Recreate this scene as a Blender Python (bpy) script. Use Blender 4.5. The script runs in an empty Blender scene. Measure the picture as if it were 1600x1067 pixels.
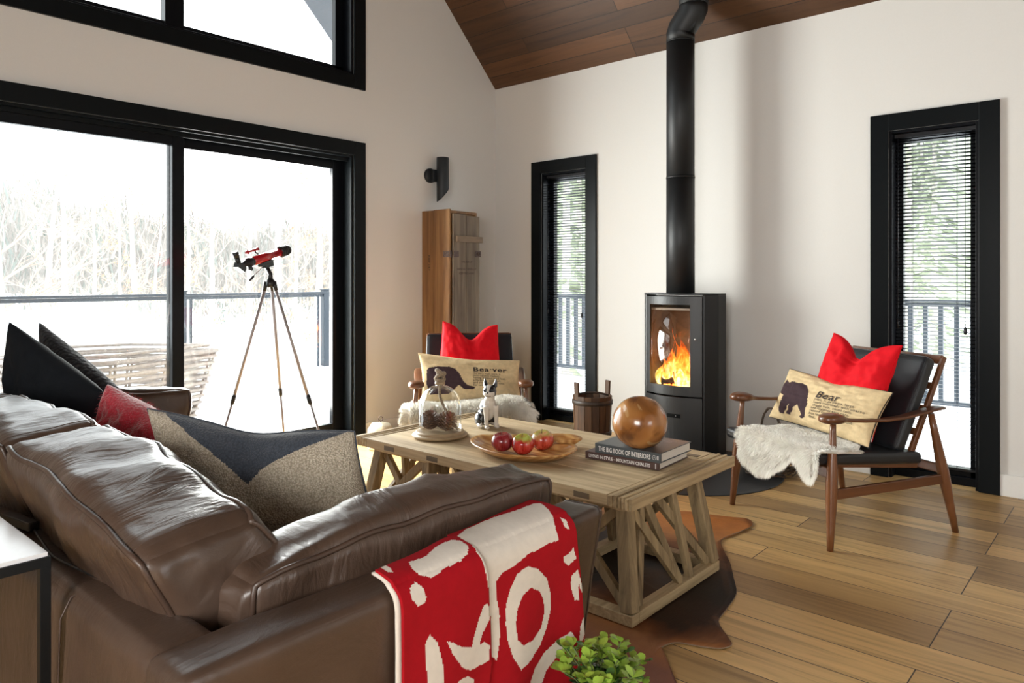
import bpy, bmesh, math, random
from mathutils import Vector, Matrix, noise
C = bpy.context.scene.collection
SC = bpy.context.scene
PI = math.pi
# ---------------------------------------------------------------- camera, world, light
cam = bpy.data.cameras.new('camera'); camo = bpy.data.objects.new('camera', cam); C.objects.link(camo)
camo.location = (0, 0, 1.25); camo.rotation_euler = (PI/2, 0, math.radians(41.26))
cam.sensor_width = 36; cam.lens = 1140/1600*36; cam.shift_y = -97.5/1600; cam.clip_end = 300
SC.camera = camo
SC.view_settings.view_transform = 'Standard'; SC.view_settings.look = 'None'
SC.view_settings.exposure = 0.0; SC.view_settings.gamma = 1; SC.view_settings.use_curve_mapping = False
w = bpy.data.worlds.new('overcast_sky'); SC.world = w; w.use_nodes = True
wb = w.node_tree.nodes['Background']; wb.inputs[0].default_value = (.93, .965, 1, 1); wb.inputs[1].default_value = 5.5
XA, YB = -4.629, 5.04            # inner faces of the window wall and the stove wall
def portal(name, loc, rot, sx, sy):
    l = bpy.data.lights.new(name, 'AREA'); l.shape = 'RECTANGLE'; l.size = sx; l.size_y = sy
    l.cycles.is_portal = True
    o = bpy.data.objects.new(name, l); C.objects.link(o); o.location = loc; o.rotation_euler = rot
portal('door_daylight', (-4.85, 2.14, 1.1), (0, -PI/2, 0), 2.2, 2.6)
portal('gable_daylight', (-4.85, 2.14, 3.4), (0, -PI/2, 0), 1.7, 2.6)
def area_lamp(name, loc, rot, sx, sy, power, col=(1, .97, .92)):
    l = bpy.data.lights.new(name, 'AREA'); l.shape = 'RECTANGLE'; l.size = sx; l.size_y = sy
    l.energy = power; l.color = col
    o = bpy.data.objects.new(name, l); C.objects.link(o); o.location = loc; o.rotation_euler = rot
# daylight at the patio door; fill lamps added at unseen side and back openings
area_lamp('door_sky', (-5.0, 2.80, 1.15), (0, -PI/2, 0), 1.9, 1.15, 270, (1, .98, .95))
area_lamp('side_fill_lamp', (3.66, 1.1, 1.5), (0, PI/2, 0), 1.2, 1.4, 6, (1, .96, .9))
area_lamp('back_fill_lamp', (.2, -2.2, 1.6), (PI/2, 0, 0), 1.9, 1.3, 105, (1, .96, .9))
# ---------------------------------------------------------------- helpers
WM = {}
def tag(o, label=None, cat=None, group=None, kind=None):
    if label: o['label'] = label
    if cat: o['category'] = cat
    if group: o['group'] = group
    if kind: o['kind'] = kind
    return o
def thing(name, label, cat, loc=(0, 0, 0), rotz=0, group=None, kind=None):
    o = bpy.data.objects.new(name, None); C.objects.link(o)
    o.location = loc; o.rotation_euler = (0, 0, rotz); o.empty_display_size = .1
    WM[o.name] = Matrix.Translation(loc) @ Matrix.Rotation(rotz, 4, 'Z')
    return tag(o, label, cat, group, kind)
class MB:
    def __init__(s): s.v = []; s.f = []; s.m = []; s.s = []
    def add(s, vs, fs, mi=0, sm=True):
        b = len(s.v); s.v += [tuple(q) for q in vs]
        for f in fs: s.f.append([b+i for i in f]); s.m.append(mi); s.s.append(sm)
        return s
    def box(s, x0, x1, y0, y1, z0, z1, mi=0):
        vs = [(x, y, z) for z in (z0, z1) for y in (y0, y1) for x in (x0, x1)]
        return s.add(vs, [(0, 2, 3, 1), (4, 5, 7, 6), (0, 1, 5, 4), (2, 6, 7, 3), (0, 4, 6, 2), (1, 3, 7, 5)], mi, False)
    def hexa(s, c, mi=0, sm=False):   # c: 8 corners z-low (x0y0,x1y0,x0y1,x1y1), z-high
        return s.add(c, [(0, 2, 3, 1), (4, 5, 7, 6), (0, 1, 5, 4), (2, 6, 7, 3), (0, 4, 6, 2), (1, 3, 7, 5)], mi, sm)
    def bar(s, p, q, wd, ht, up=(0, 0, 1), mi=0, wd2=None, ht2=None):
        p = Vector(p); q = Vector(q); d = (q-p).normalized(); up = Vector(up)
        if abs(d.dot(up)) > .99: up = Vector((0, 1, 0))
        a = d.cross(up).normalized(); b = a.cross(d).normalized()
        wd2 = wd if wd2 is None else wd2; ht2 = ht if ht2 is None else ht2
        vs = []
        for c, W, H in ((p, wd, ht), (q, wd2, ht2)):
            for j in (-1, 1):
                for i in (-1, 1): vs.append(c+a*i*W/2+b*j*H/2)
        return s.hexa(vs, mi)
    def tube(s, pts, r, n=10, mi=0, closed=False, caps=True):
        pts = [Vector(p) for p in pts]; N = len(pts)
        rs = r if isinstance(r, (list, tuple)) else [r]*N
        vs = []; fs = []; up = None
        for i, p in enumerate(pts):
            if closed: t = pts[(i+1) % N]-pts[i-1]
            else: t = pts[min(i+1, N-1)]-pts[max(i-1, 0)]
            if t.length < 1e-9: t = Vector((0, 0, 1))
            t.normalize()
            if up is None:
                up = Vector((0, 0, 1)) if abs(t.z) < .9 else Vector((1, 0, 0))
            up = (up-t*up.dot(t))
            if up.length < 1e-6: up = t.orthogonal()
            up.normalize(); sd = t.cross(up)
            for k in range(n):
                a = 2*PI*k/n; vs.append(p+(up*math.cos(a)+sd*math.sin(a))*rs[i])
        M = N if closed else N-1
        for i in range(M):
            j = (i+1) % N
            for k in range(n):
                l = (k+1) % n; fs.append((i*n+k, i*n+l, j*n+l, j*n+k))
        s.add(vs, fs, mi, True)
        if caps and not closed:
            b = len(s.v)-len(vs)
            for base in (0, (N-1)*n):
                s.f.append([b+base+k for k in range(n)]); s.m.append(mi); s.s.append(False)
        return s
    def lathe(s, prof, n=32, c=(0, 0, 0), M=None, mi=0, sm=True, sy=1):
        vs = []; fs = []; c = Vector(c)
        for (r, z) in prof:
            for k in range(n):
                a = 2*PI*k/n; q = Vector((r*math.cos(a), r*math.sin(a)*sy, z))
                if M is not None: q = M @ q
                vs.append(q+c)
        for i in range(len(prof)-1):
            for k in range(n):
                l = (k+1) % n; fs.append((i*n+k, i*n+l, (i+1)*n+l, (i+1)*n+k))
        return s.add(vs, fs, mi, sm)
    def grid(s, fn, nu, nv, mi=0, sm=True, flip=False):
        vs = [fn(i/nu, j/nv) for j in range(nv+1) for i in range(nu+1)]
        fs = []; ms = []
        for j in range(nv):
            for i in range(nu):
                a = j*(nu+1)+i; q = (a, a+1, a+nu+2, a+nu+1)
                fs.append(q[::-1] if flip else q)
                ms.append(mi((i+.5)/nu, (j+.5)/nv) if callable(mi) else mi)
        b = len(s.v); s.v += [tuple(q) for q in vs]
        for f, m in zip(fs, ms): s.f.append([b+i for i in f]); s.m.append(m); s.s.append(sm)
        return s
    def prism(s, poly, fn0, fn1, mi=0, sm=False):   # poly 2d, fn maps (x,y)->3d for both faces
        n = len(poly); vs = [fn0(*p) for p in poly]+[fn1(*p) for p in poly]
        fs = [tuple(range(n))[::-1], tuple(range(n, 2*n))]+[(i, (i+1) % n, n+(i+1) % n, n+i) for i in range(n)]
        return s.add(vs, fs, mi, sm)
    def ell(s, c, r, n=14, M=None, mi=0):
        prof = [(math.sin(PI*i/n), -math.cos(PI*i/n)) for i in range(n+1)]
        S = Matrix.Diagonal((r[0], r[1], r[2])).to_3x3() if not isinstance(r, (int, float)) else Matrix.Diagonal((r, r, r)).to_3x3()
        if M is not None: S = M @ S
        return s.lathe([(max(a, 1e-4), b) for a, b in prof], 2*n, c, S, mi)
    def build(s, name, mats, parent=None, bevel=0, world=True, seg=2, merge=0, label=None, sub=0, top=None):
        me = bpy.data.meshes.new(name)
        vs = s.v; M = None
        if parent is not None and world: M = WM[parent.name].inverted()
        org = None
        if parent is None and top is not False:
            xs = [q[0] for q in vs]; ys = [q[1] for q in vs]; zs = [q[2] for q in vs]
            org = Vector(((min(xs)+max(xs))/2, (min(ys)+max(ys))/2, min(zs)))
            M = Matrix.Translation(-org)
        if M is not None: vs = [tuple(M @ Vector(q)) for q in vs]
        me.from_pydata(vs, [], s.f)
        if not isinstance(mats, (list, tuple)): mats = [mats]
        for m in mats: me.materials.append(m)
        me.polygons.foreach_set('material_index', s.m); me.polygons.foreach_set('use_smooth', s.s)
        bm = bmesh.new(); bm.from_mesh(me)
        if merge: bmesh.ops.remove_doubles(bm, verts=bm.verts, dist=merge)
        bmesh.ops.recalc_face_normals(bm, faces=bm.faces)
        bm.to_mesh(me); bm.free(); me.update()
        o = bpy.data.objects.new(name, me); C.objects.link(o)
        if parent is not None: o.parent = parent; WM[o.name] = WM[parent.name]
        else:
            o.location = org if org is not None else (0, 0, 0); WM[o.name] = Matrix.Translation(o.location)
        if bevel:
            b = o.modifiers.new('bevel', 'BEVEL'); b.width = bevel; b.segments = seg; b.limit_method = 'ANGLE'; b.angle_limit = .7
            b.harden_normals = False
        if sub:
            b = o.modifiers.new('sub', 'SUBSURF'); b.levels = sub; b.render_levels = sub
        if label: o['label'] = label
        return o
def copy_tree(o, parent=None, label=None):
    c = o.copy(); C.objects.link(c)
    if parent is not None: c.parent = parent
    if label: c['label'] = label
    WM[c.name] = WM.get(o.name, Matrix())
    for ch in list(o.children): copy_tree(ch, c)
    return c
def inpoly(x, y, P):
    r = False; n = len(P); j = n-1
    for i in range(n):
        xi, yi = P[i]; xj, yj = P[j]
        if (yi > y) != (yj > y) and x < (xj-xi)*(y-yi)/(yj-yi)+xi: r = not r
        j = i
    return r
def smooth_loop(P, k=4):     # closed Catmull-Rom
    n = len(P); out = []
    for i in range(n):
        p0, p1, p2, p3 = [Vector(P[(i+j) % n]) for j in (-1, 0, 1, 2)]
        for q in range(k):
            t = q/k; out.append(.5*((2*p1)+(p2-p0)*t+(2*p0-5*p1+4*p2-p3)*t*t+(3*p1-p0-3*p2+p3)*t**3))
    return out
def smooth_path(P, k=5):
    P = [Vector(p) for p in P]; Q = [P[0]]+P+[P[-1]]; out = []
    for i in range(1, len(Q)-2):
        p0, p1, p2, p3 = Q[i-1:i+3]
        for q in range(k):
            t = q/k; out.append(.5*((2*p1)+(p2-p0)*t+(2*p0-5*p1+4*p2-p3)*t*t+(3*p1-p0-3*p2+p3)*t**3))
    out.append(P[-1]); return out
def lerp(a, b, t): return a+(b-a)*t
# ---------------------------------------------------------------- materials
def newmat(name):
    m = bpy.data.materials.new(name); m.use_nodes = True; nt = m.node_tree
    return m, nt, nt.nodes['Principled BSDF']
def L(nt, a, ao, b, bi): nt.links.new(a.outputs[ao], b.inputs[bi])
def coords(nt, scale=(1, 1, 1), rot=(0, 0, 0), kind='Object'):
    tc = nt.nodes.new('ShaderNodeTexCoord'); mp = nt.nodes.new('ShaderNodeMapping')
    mp.inputs['Scale'].default_value = scale; mp.inputs['Rotation'].default_value = rot
    L(nt, tc, kind, mp, 'Vector'); return mp
def noise_n(nt, vec, scale, detail=3, rough=.55, dist=0):
    n = nt.nodes.new('ShaderNodeTexNoise'); n.inputs['Scale'].default_value = scale; n.inputs['Detail'].default_value = detail
    n.inputs['Roughness'].default_value = rough; n.inputs['Distortion'].default_value = dist
    if vec: L(nt, vec, 0, n, 'Vector')
    return n
def ramp(nt, src, so, stops):
    r = nt.nodes.new('ShaderNodeValToRGB'); e = r.color_ramp.elements
    e[0].position = stops[0][0]; e[0].color = (*stops[0][1], 1); e[1].position = stops[-1][0]; e[1].color = (*stops[-1][1], 1)
    for p, c in stops[1:-1]:
        q = e.new(p); q.color = (*c, 1)
    L(nt, src, so, r, 'Fac'); return r
def bump(nt, bs, src, so, strength=.3, dist=.01, prev=None):
    b = nt.nodes.new('ShaderNodeBump'); b.inputs['Strength'].default_value = strength; b.inputs['Distance'].default_value = dist
    L(nt, src, so, b, 'Height')
    if prev: L(nt, prev, 0, b, 'Normal')
    L(nt, b, 0, bs, 'Normal'); return b
def mix(nt, fac, a, b, mode='MIX'):
    m = nt.nodes.new('ShaderNodeMix'); m.data_type = 'RGBA'; m.blend_type = mode
    for k, s in ((0, fac), (6, a), (7, b)):
        if isinstance(s, tuple) and hasattr(s[0], 'outputs'): nt.links.new(s[0].outputs[s[1]], m.inputs[k])
        elif isinstance(s, (int, float)): m.inputs[k].default_value = s
        else: m.inputs[k].default_value = (*s, 1)
    return m
def plain(name, col, rough=.5, metal=0, bmp=0, bscale=60, vary=0, coat=0, spec=None, sheen=0):
    m, nt, bs = newmat(name)
    bs.inputs['Base Color'].default_value = (*col, 1); bs.inputs['Roughness'].default_value = rough; bs.inputs['Metallic'].default_value = metal
    if coat: bs.inputs['Coat Weight'].default_value = coat; bs.inputs['Coat Roughness'].default_value = .15
    if spec is not None: bs.inputs['Specular IOR Level'].default_value = spec
    if sheen: bs.inputs['Sheen Weight'].default_value = sheen; bs.inputs['Sheen Roughness'].default_value = .5
    co = coords(nt)
    n = noise_n(nt, co, bscale, 4)
    v = vary or .06
    r = ramp(nt, n, 'Fac', [(.3, tuple(c*(1-v) for c in col)), (.7, tuple(min(1, c*(1+v)) for c in col))])
    L(nt, r, 0, bs, 'Base Color')
    if bmp: bump(nt, bs, n, 'Fac', bmp, .004)
    return m
def wood(name, c1, c2, axis=0, rough=.5, gs=1.0, streak=26, bmp=.25, c3=None, coat=0, knots=False):
    m, nt, bs = newmat(name)
    sc = [streak*gs]*3; sc[axis] = 1.6*gs
    co = coords(nt, tuple(sc))
    n = noise_n(nt, co, 1.0, 6, .62, .6)
    stops = [(.28, c2), (.5, tuple((a+b)/2 for a, b in zip(c1, c2))), (.72, c1)]
    r = ramp(nt, n, 'Fac', stops)
    sc2 = [5*gs]*3; sc2[axis] = .8*gs
    n2 = noise_n(nt, coords(nt, tuple(sc2)), 1.0, 3, .5, .8)
    r2 = ramp(nt, n2, 'Fac', [(.3, c3 or tuple(c*.6 for c in c2)), (.62, (1, 1, 1))])
    mx = mix(nt, .5, (r, 0), (r2, 0), 'MULTIPLY')
    L(nt, mx, 2, bs, 'Base Color'); bs.inputs['Roughness'].default_value = rough
    if coat: bs.inputs['Coat Weight'].default_value = coat; bs.inputs['Coat Roughness'].default_value = .12
    bump(nt, bs, n, 'Fac', bmp, .004)
    return m
def planks(name, c1, c2, width, length, rough, stretch, mortar=(.03, .015, .008), slope=1.0, coat=0, bmp=.2, msize=.0025):
    m, nt, bs = newmat(name)
    co = coords(nt, (1, slope, 1))
    br = nt.nodes.new('ShaderNodeTexBrick'); L(nt, co, 0, br, 'Vector')
    br.inputs['Scale'].default_value = 1; br.inputs['Brick Width'].default_value = length; br.inputs['Row Height'].default_value = width
    br.inputs['Mortar Size'].default_value = msize; br.inputs['Mortar Smooth'].default_value = .4; br.inputs['Bias'].default_value = 0
    br.offset = .37; br.offset_frequency = 3; br.squash = 1
    br.inputs['Color1'].default_value = (0, 0, 0, 1); br.inputs['Color2'].default_value = (1, 1, 1, 1); br.inputs['Mortar'].default_value = (.5, .5, .5, 1)
    tone = ramp(nt, br, 'Color', [(0, c2), (.5, tuple((a*.6+b*.4) for a, b in zip(c1, c2))), (1, c1)])
    # grain, shifted per plank
    ad = nt.nodes.new('ShaderNodeVectorMath'); ad.operation = 'MULTIPLY_ADD'
    L(nt, br, 'Color', ad, 0); ad.inputs[1].default_value = (7, 3, 5); L(nt, co, 0, ad, 2)
    mp = nt.nodes.new('ShaderNodeMapping'); mp.inputs['Scale'].default_value = stretch; L(nt, ad, 0, mp, 'Vector')
    n = noise_n(nt, mp, 1, 7, .6, 1.2)
    g = ramp(nt, n, 'Fac', [(.30, (.42, .36, .30)), (.48, (.86, .84, .81)), (.72, (1.12, 1.1, 1.06))])
    mx = mix(nt, .75, (tone, 0), (g, 0), 'MULTIPLY')
    kn = noise_n(nt, coords(nt, (3, 8, 1)), 1, 2, .5, .3)
    kr = ramp(nt, kn, 'Fac', [(.70, (1, 1, 1)), (.80, (.42, .32, .24))])
    m3 = mix(nt, .6, (mx, 2), (kr, 0), 'MULTIPLY')
    m2 = mix(nt, (br, 'Fac'), (m3, 2), mortar)
    L(nt, m2, 2, bs, 'Base Color'); bs.inputs['Roughness'].default_value = rough
    if coat: bs.inputs['Coat Weight'].default_value = coat; bs.inputs['Coat Roughness'].default_value = .3
    inv = nt.nodes.new('ShaderNodeMath'); inv.operation = 'SUBTRACT'; inv.inputs[0].default_value = 1; L(nt, br, 'Fac', inv, 1)
    b1 = bump(nt, bs, n, 'Fac', bmp, .003); bump(nt, bs, inv, 0, .5, .003, b1)
    return m
def emis(name, col, s):
    m, nt, bs = newmat(name); nt.nodes.remove(bs); e = nt.nodes.new('ShaderNodeEmission')
    e.inputs[0].default_value = (*col, 1); e.inputs[1].default_value = s
    L(nt, e, 0, nt.nodes['Material Output'], 0); return m
def glass(name, tint=(1, 1, 1), lo=.03, hi=.5, blend=.25, rough=.0):
    m, nt, bs = newmat(name); nt.nodes.remove(bs)
    t = nt.nodes.new('ShaderNodeBsdfTransparent'); t.inputs[0].default_value = (*tint, 1)
    g = nt.nodes.new('ShaderNodeBsdfGlossy'); g.inputs['Roughness'].default_value = rough; g.inputs[0].default_value = (1, 1, 1, 1)
    lw = nt.nodes.new('ShaderNodeLayerWeight'); lw.inputs[0].default_value = blend
    mr = nt.nodes.new('ShaderNodeMapRange'); mr.inputs['To Min'].default_value = lo; mr.inputs['To Max'].default_value = hi
    L(nt, lw, 'Facing', mr, 'Value')
    mx = nt.nodes.new('ShaderNodeMixShader'); L(nt, mr, 0, mx, 0); L(nt, t, 0, mx, 1); L(nt, g, 0, mx, 2)
    L(nt, mx, 0, nt.nodes['Material Output'], 0); return m
M_wall = plain('painted_wall', (.735, .715, .68), .75, bmp=.05, bscale=180, vary=.012)
M_white = plain('white_trim', (.80, .79, .76), .45, vary=.01)
M_black = plain('black_trim_paint', (.0045, .006, .007), .34, vary=.08, spec=.14)
M_blk2 = plain('black_vinyl_frame', (.004, .005, .007), .3, vary=.08, spec=.16)
M_pane = glass('window_glass', (.98, 1, .99), .03, .35, .2)
M_floor = planks('oak_floor', (.80, .52, .215), (.40, .24, .095), .185, 2.1, .42, (1.3, 22, 1), coat=.08)
M_ceil = planks('stained_ceiling_boards', (.135, .056, .018), (.06, .025, .009), .14, 2.6, .5, (1.2, 20, 1), mortar=(.012, .006, .003), slope=1.4142, msize=.003)
M_snow = plain('snow', (.88, .90, .93), .8, bmp=.4, bscale=6, vary=.01)
M_rail = plain('grey_deck_rail', (.035, .045, .06), .4, vary=.1)
# ---------------------------------------------------------------- room shell
XR, YF = 3.5, -2.04
ms = MB(); ms.box(XA-.16, XR+.15, YF-.15, YB+.15, -.12, 0); tag(ms.build('floor', M_floor), kind='structure')
def wall_z(y): return 3.03+min(5.035-y, y+2.04) if True else 0
# window wall (x = XA), gable shaped, with door and high window openings
DY0, DY1, DZ = .85, 3.42, 2.205      # patio door opening
UY0, UY1, UZ0, UZ1 = .85, 3.42, 2.822, 4.35
TH = .15
ms = MB(); x0, x1 = XA-TH, XA
def slab(a, b, z0, z1): ms.box(x0, x1, a, b, z0, z1)
slab(YF, DY0, 0, 3.03); slab(DY1, YB, 0, 3.03); slab(DY0, DY1, DZ, UZ0)
def quadyz(P): ms.prism([(p[0], p[1]) for p in P], lambda a, b: (x0, a, b), lambda a, b: (x1, a, b))
quadyz([(YF, 3.03), (DY0, 3.03), (DY0, 3.03+DY0+2.04)])
quadyz([(DY1, 3.03), (YB, 3.03), (DY1, wall_z(DY1))])
quadyz([(DY0, UZ1), (DY1, UZ1), (DY1, wall_z(DY1)), (1.4975, wall_z(1.4975)), (DY0, wall_z(DY0))])
tag(ms.build('wall_left', M_wall), kind='structure')
# stove wall (y = YB) with two slot windows
W2 = (-4.072, -3.582); W3 = (-1.251, -.765); WZ = 2.185
ms = MB()
for a, b in ((XA-TH, W2[0]), (W2[1], W3[0]), (W3[1], XR+.15)): ms.box(a, b, YB, YB+TH, 0, 3.03)
for a, b in (W2, W3): ms.box(a, b, YB, YB+TH, WZ, 3.03)
tag(ms.build('wall_right', M_wall), kind='structure')
# side wall and back wall, behind the viewpoint, with unseen openings sized to set the fill light
ms = MB(); ms.box(XR, XR+.15, YF, .4, 0, 3.03); ms.box(XR, XR+.15, 1.8, YB, 0, 3.03); ms.box(XR, XR+.15, .4, 1.8, 2.1, 3.03); ms.box(XR, XR+.15, .4, 1.8, 0, .9)
ms.prism([(YF, 3.03), (YB, 3.03), (1.4975, 6.57)], lambda a, b: (XR, a, b), lambda a, b: (XR+.15, a, b))
tag(ms.build('wall_side', M_wall), kind='structure')
ms = MB(); ms.box(XA-.15, -.8, YF-.15, YF, 0, 3.03); ms.box(1.2, XR+.15, YF-.15, YF, 0, 3.03)
ms.box(-.8, 1.2, YF-.15, YF, 0, .9); ms.box(-.8, 1.2, YF-.15, YF, 2.3, 3.03)
tag(ms.build('wall_back', M_wall), kind='structure')
# ceiling: two slopes of stained boards, overhanging the gable outside
M_soffit = plain('dark_soffit', (.05, .055, .065), .5)
def slope(name, ya, yb, xa, xb, m, t=.2):
    ms = MB(); za, zb = wall_z(ya), wall_z(yb)
    if ya > 1.5: za = 3.03+5.035-ya
    if yb > 1.5: zb = 3.03+5.035-yb
    if ya < -2: za = 3.03+ya+2.04
    ms.hexa([(xa, ya, za), (xb, ya, za), (xa, yb, zb), (xb, yb, zb), (xa, ya, za+t), (xb, ya, za+t), (xa, yb, zb+t), (xb, yb, zb+t)])
    return tag(ms.build(name, m), kind='structure')
slope('ceiling', YB, 1.4975, XA, XR+.15, M_ceil); slope('ceiling', YF, 1.4975, XA, XR+.15, M_ceil)
slope('trim_1', YB+.5, 1.4975, -6.3, XA-.0, M_soffit); slope('trim_2', YF-.5, 1.4975, -6.3, XA-.0, M_soffit)
ms = MB(); bz = .125
ms.box(-4.629, W2[0]-.105, YB-.014, YB, 0, bz); ms.box(W2[1]+.105, W3[0]-.105, YB-.014, YB, 0, bz); ms.box(W3[1]+.105, XR, YB-.014, YB, 0, bz)
tag(ms.build('baseboard_right', M_white, bevel=.003), kind='structure')
ms = MB(); ms.box(XA, XA+.014, DY1+.105, YB-.014, 0, bz); ms.box(XA, XA+.014, YF, DY0-.105, 0, bz)
tag(ms.build('baseboard_left', M_white, bevel=.003), kind='structure')
# ---- patio door
def casing_yz(ms, y0, y1, z0, z1, w, x, t, bottom=True):
    ms.box(x, x+t, y0-w, y0, z0, z1+w); ms.box(x, x+t, y1, y1+w, z0-(w if bottom else 0), z1+w)
    ms.box(x, x+t, y0, y1, z1, z1+w)
    if bottom: ms.box(x, x+t, y0-w, y1, z0-w, z0)
d1 = thing('door_1', None, None, (XA, (DY0+DY1)/2, 0), kind='structure')
ms = MB(); casing_yz(ms, DY0, DY1, 0, DZ, .105, XA, .022, False); ms.build('casing', M_black, d1, bevel=.003)
ms = MB(); j = .018
ms.box(XA-TH-.02, XA+.001, DY0, DY0+j, 0, DZ); ms.box(XA-TH-.02, XA+.001, DY1-j, DY1, 0, DZ); ms.box(XA-TH-.02, XA+.001, DY0+j, DY1-j, DZ-j, DZ)
ms.box(XA-TH-.03, XA+.03, DY0+j, DY1-j, 0, .028)
ms.box(XA-.05, XA-.035, DY0+j, DY1-j, DZ-j-.03, DZ-j)
ms.build('door_jamb', M_black, d1, bevel=.002)
def door_panel(y0, y1, x, st=.075, top=.085, bot=.11):
    ms = MB(); z0, z1 = .03, DZ-.02; t = .044
    ms.box(x-t, x, y0, y0+st, z0, z1); ms.box(x-t, x, y1-st, y1, z0, z1)
    ms.box(x-t, x, y0+st, y1-st, z1-top, z1); ms.box(x-t, x, y0+st, y1-st, z0, z0+bot)
    o = ms.build('door_panel', M_blk2, d1, bevel=.004)
    ms = MB(); ms.box(x-t*.6, x-t*.45, y0+st-.005, y1-st+.005, z0+bot-.005, z1-top+.005); ms.build('pane', M_pane, o)
door_panel(2.065, DY1-j, XA-.105, .095); door_panel(DY0+j, 2.135, XA-.045, .075)
# ---- high gable window
w1 = thing('window_1', None, None, (XA, (UY0+UY1)/2, UZ0), kind='structure')
ms = MB(); casing_yz(ms, UY0, UY1, UZ0, UZ1, .105, XA, .022); ms.build('casing', M_black, w1, bevel=.003)
ms = MB(); x = XA-.10
ms.box(x-.03, XA+.001, UY0, UY0+j, UZ0, UZ1); ms.box(x-.03, XA+.001, UY1-j, UY1, UZ0, UZ1); ms.box(x-.03, XA+.001, UY0, UY1, UZ0, UZ0+j); ms.box(x-.03, XA+.001, UY0, UY1, UZ1-j, UZ1)
ms.box(x-.05, x, UY0+j, UY0+.09, UZ0+j, UZ1-j); ms.box(x-.05, x, UY1-.09, UY1-j, UZ0+j, UZ1-j)
ms.box(x-.05, x, UY0+j, UY1-j, UZ0+j, UZ0+.075); ms.box(x-.05, x, UY0+j, UY1-j, UZ1-.075, UZ1-j)
ms.box(x-.05, x+.02, 2.03, 2.15, UZ0+j, UZ1-j)
fr = ms.build('window_frame', M_blk2, w1, bevel=.003)
ms = MB(); ms.box(x-.03, x-.025, UY0+.08, UY1-.08, UZ0+.06, UZ1-.06); ms.build('pane', M_pane, fr)
# ---- slot windows with blinds
M_blind = plain('black_blind_slat', (.012, .013, .016), .3, vary=.05)
def slot_window(n, xa, xb):
    wn = thing('window_%d' % n, None, None, ((xa+xb)/2, YB, 0), kind='structure')
    ms = MB(); w_ = .105; y = YB-.022
    ms.box(xa-w_, xa, y, YB, 0, WZ+w_); ms.box(xb, xb+w_, y, YB, 0, WZ+w_); ms.box(xa, xb, y, YB, WZ, WZ+w_)
    ms.build('casing', M_black, wn, bevel=.003)
    ms = MB(); yo = YB+TH
    ms.box(xa, xa+j, YB-.001, yo, 0, WZ); ms.box(xb-j, xb, YB-.001, yo, 0, WZ); ms.box(xa+j, xb-j, YB-.001, yo, WZ-j, WZ)
    ms.box(xa+j, xb-j, YB+.08, yo, .0, .05)
    yf = YB+.10
    ms.box(xa+j, xa+.06, yf, yo, .05, WZ-j); ms.box(xb-.06, xb-j, yf, yo, .05, WZ-j); ms.box(xa+j, xb-j, yf, yo, WZ-.065, WZ-j); ms.box(xa+j, xb-j, yf, yo, .05, .10)
    fr = ms.build('window_frame', M_blk2, wn, bevel=.002)
    ms = MB(); ms.box(xa+.05, xb-.05, yf+.025, yf+.03, .09, WZ-.055); ms.build('pane', M_pane, fr)
    side = 'left of the stove, behind the wooden bucket' if n == 2 else 'right of the stove, behind the bear armchair'
    b = thing('window_blind', 'black slatted venetian blind in the slot window '+side, 'blind', ((xa+xb)/2, YB+.06, 0), group='venetian blinds on the slot windows')
    yb_ = YB+.055; zt = WZ-.045; zb = .115
    ms = MB(); ms.box(xa+.022, xb-.022, yb_-.014, yb_+.014, zt, zt+.025); ms.build('headrail', M_blind, b, bevel=.002)
    ms = MB(); ms.box(xa+.024, xb-.024, yb_-.012, yb_+.012, zb-.02, zb-.006); ms.build('bottom_rail', M_blind, b, bevel=.002)
    ms = MB(); N = 88; hw = .0125; tl = math.radians(-15)
    for i in range(N):
        z = lerp(zb+.005, zt-.012, i/(N-1)); P = []
        for k in range(4):
            s_ = -1+2*k/3; P.append((yb_+s_*hw*math.cos(tl), z+s_*hw*math.sin(tl)+.0016*(1-s_*s_)))
        vs = [(xx, p[0], p[1]) for p in P for xx in (xa+.026, xb-.026)]
        ms.add(vs, [(2*k, 2*k+1, 2*k+3, 2*k+2) for k in range(3)])
    sl = ms.build('slats', M_blind, b)
    so = sl.modifiers.new('thickness', 'SOLIDIFY'); so.thickness = .0006
    ms = MB()
    for f in (.22, .78):
        xx = lerp(xa+.026, xb-.026, f)
        for dy in (-.0135, .0135): ms.tube([(xx, yb_+dy, zb-.01), (xx, yb_+dy, zt)], .0009, 5)
    ms.build('ladder_cords', M_blind, b)
    ms = MB(); xw = xb-.075
    ms.tube([(xw, yb_-.022, zt), (xw, yb_-.022, .96)], .0012, 5); ms.lathe([(.001, .0), (.008, -.008), (.011, -.03), (.008, -.045), (.001, -.048)], 12, (xw, yb_-.022, .965))
    ms.build('pull_cord', M_blind, b)
    ms = MB(); ms.tube([(xa+.045, yb_-.022, zt), (xa+.045, yb_-.024, 1.0)], .003, 8); ms.tube([(xa+.045, yb_-.024, 1.0), (xa+.045, yb_-.024, .94)], .006, 8); ms.build('tilt_wand', M_blind, b)
slot_window(2, *W2); slot_window(3, *W3)
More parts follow.
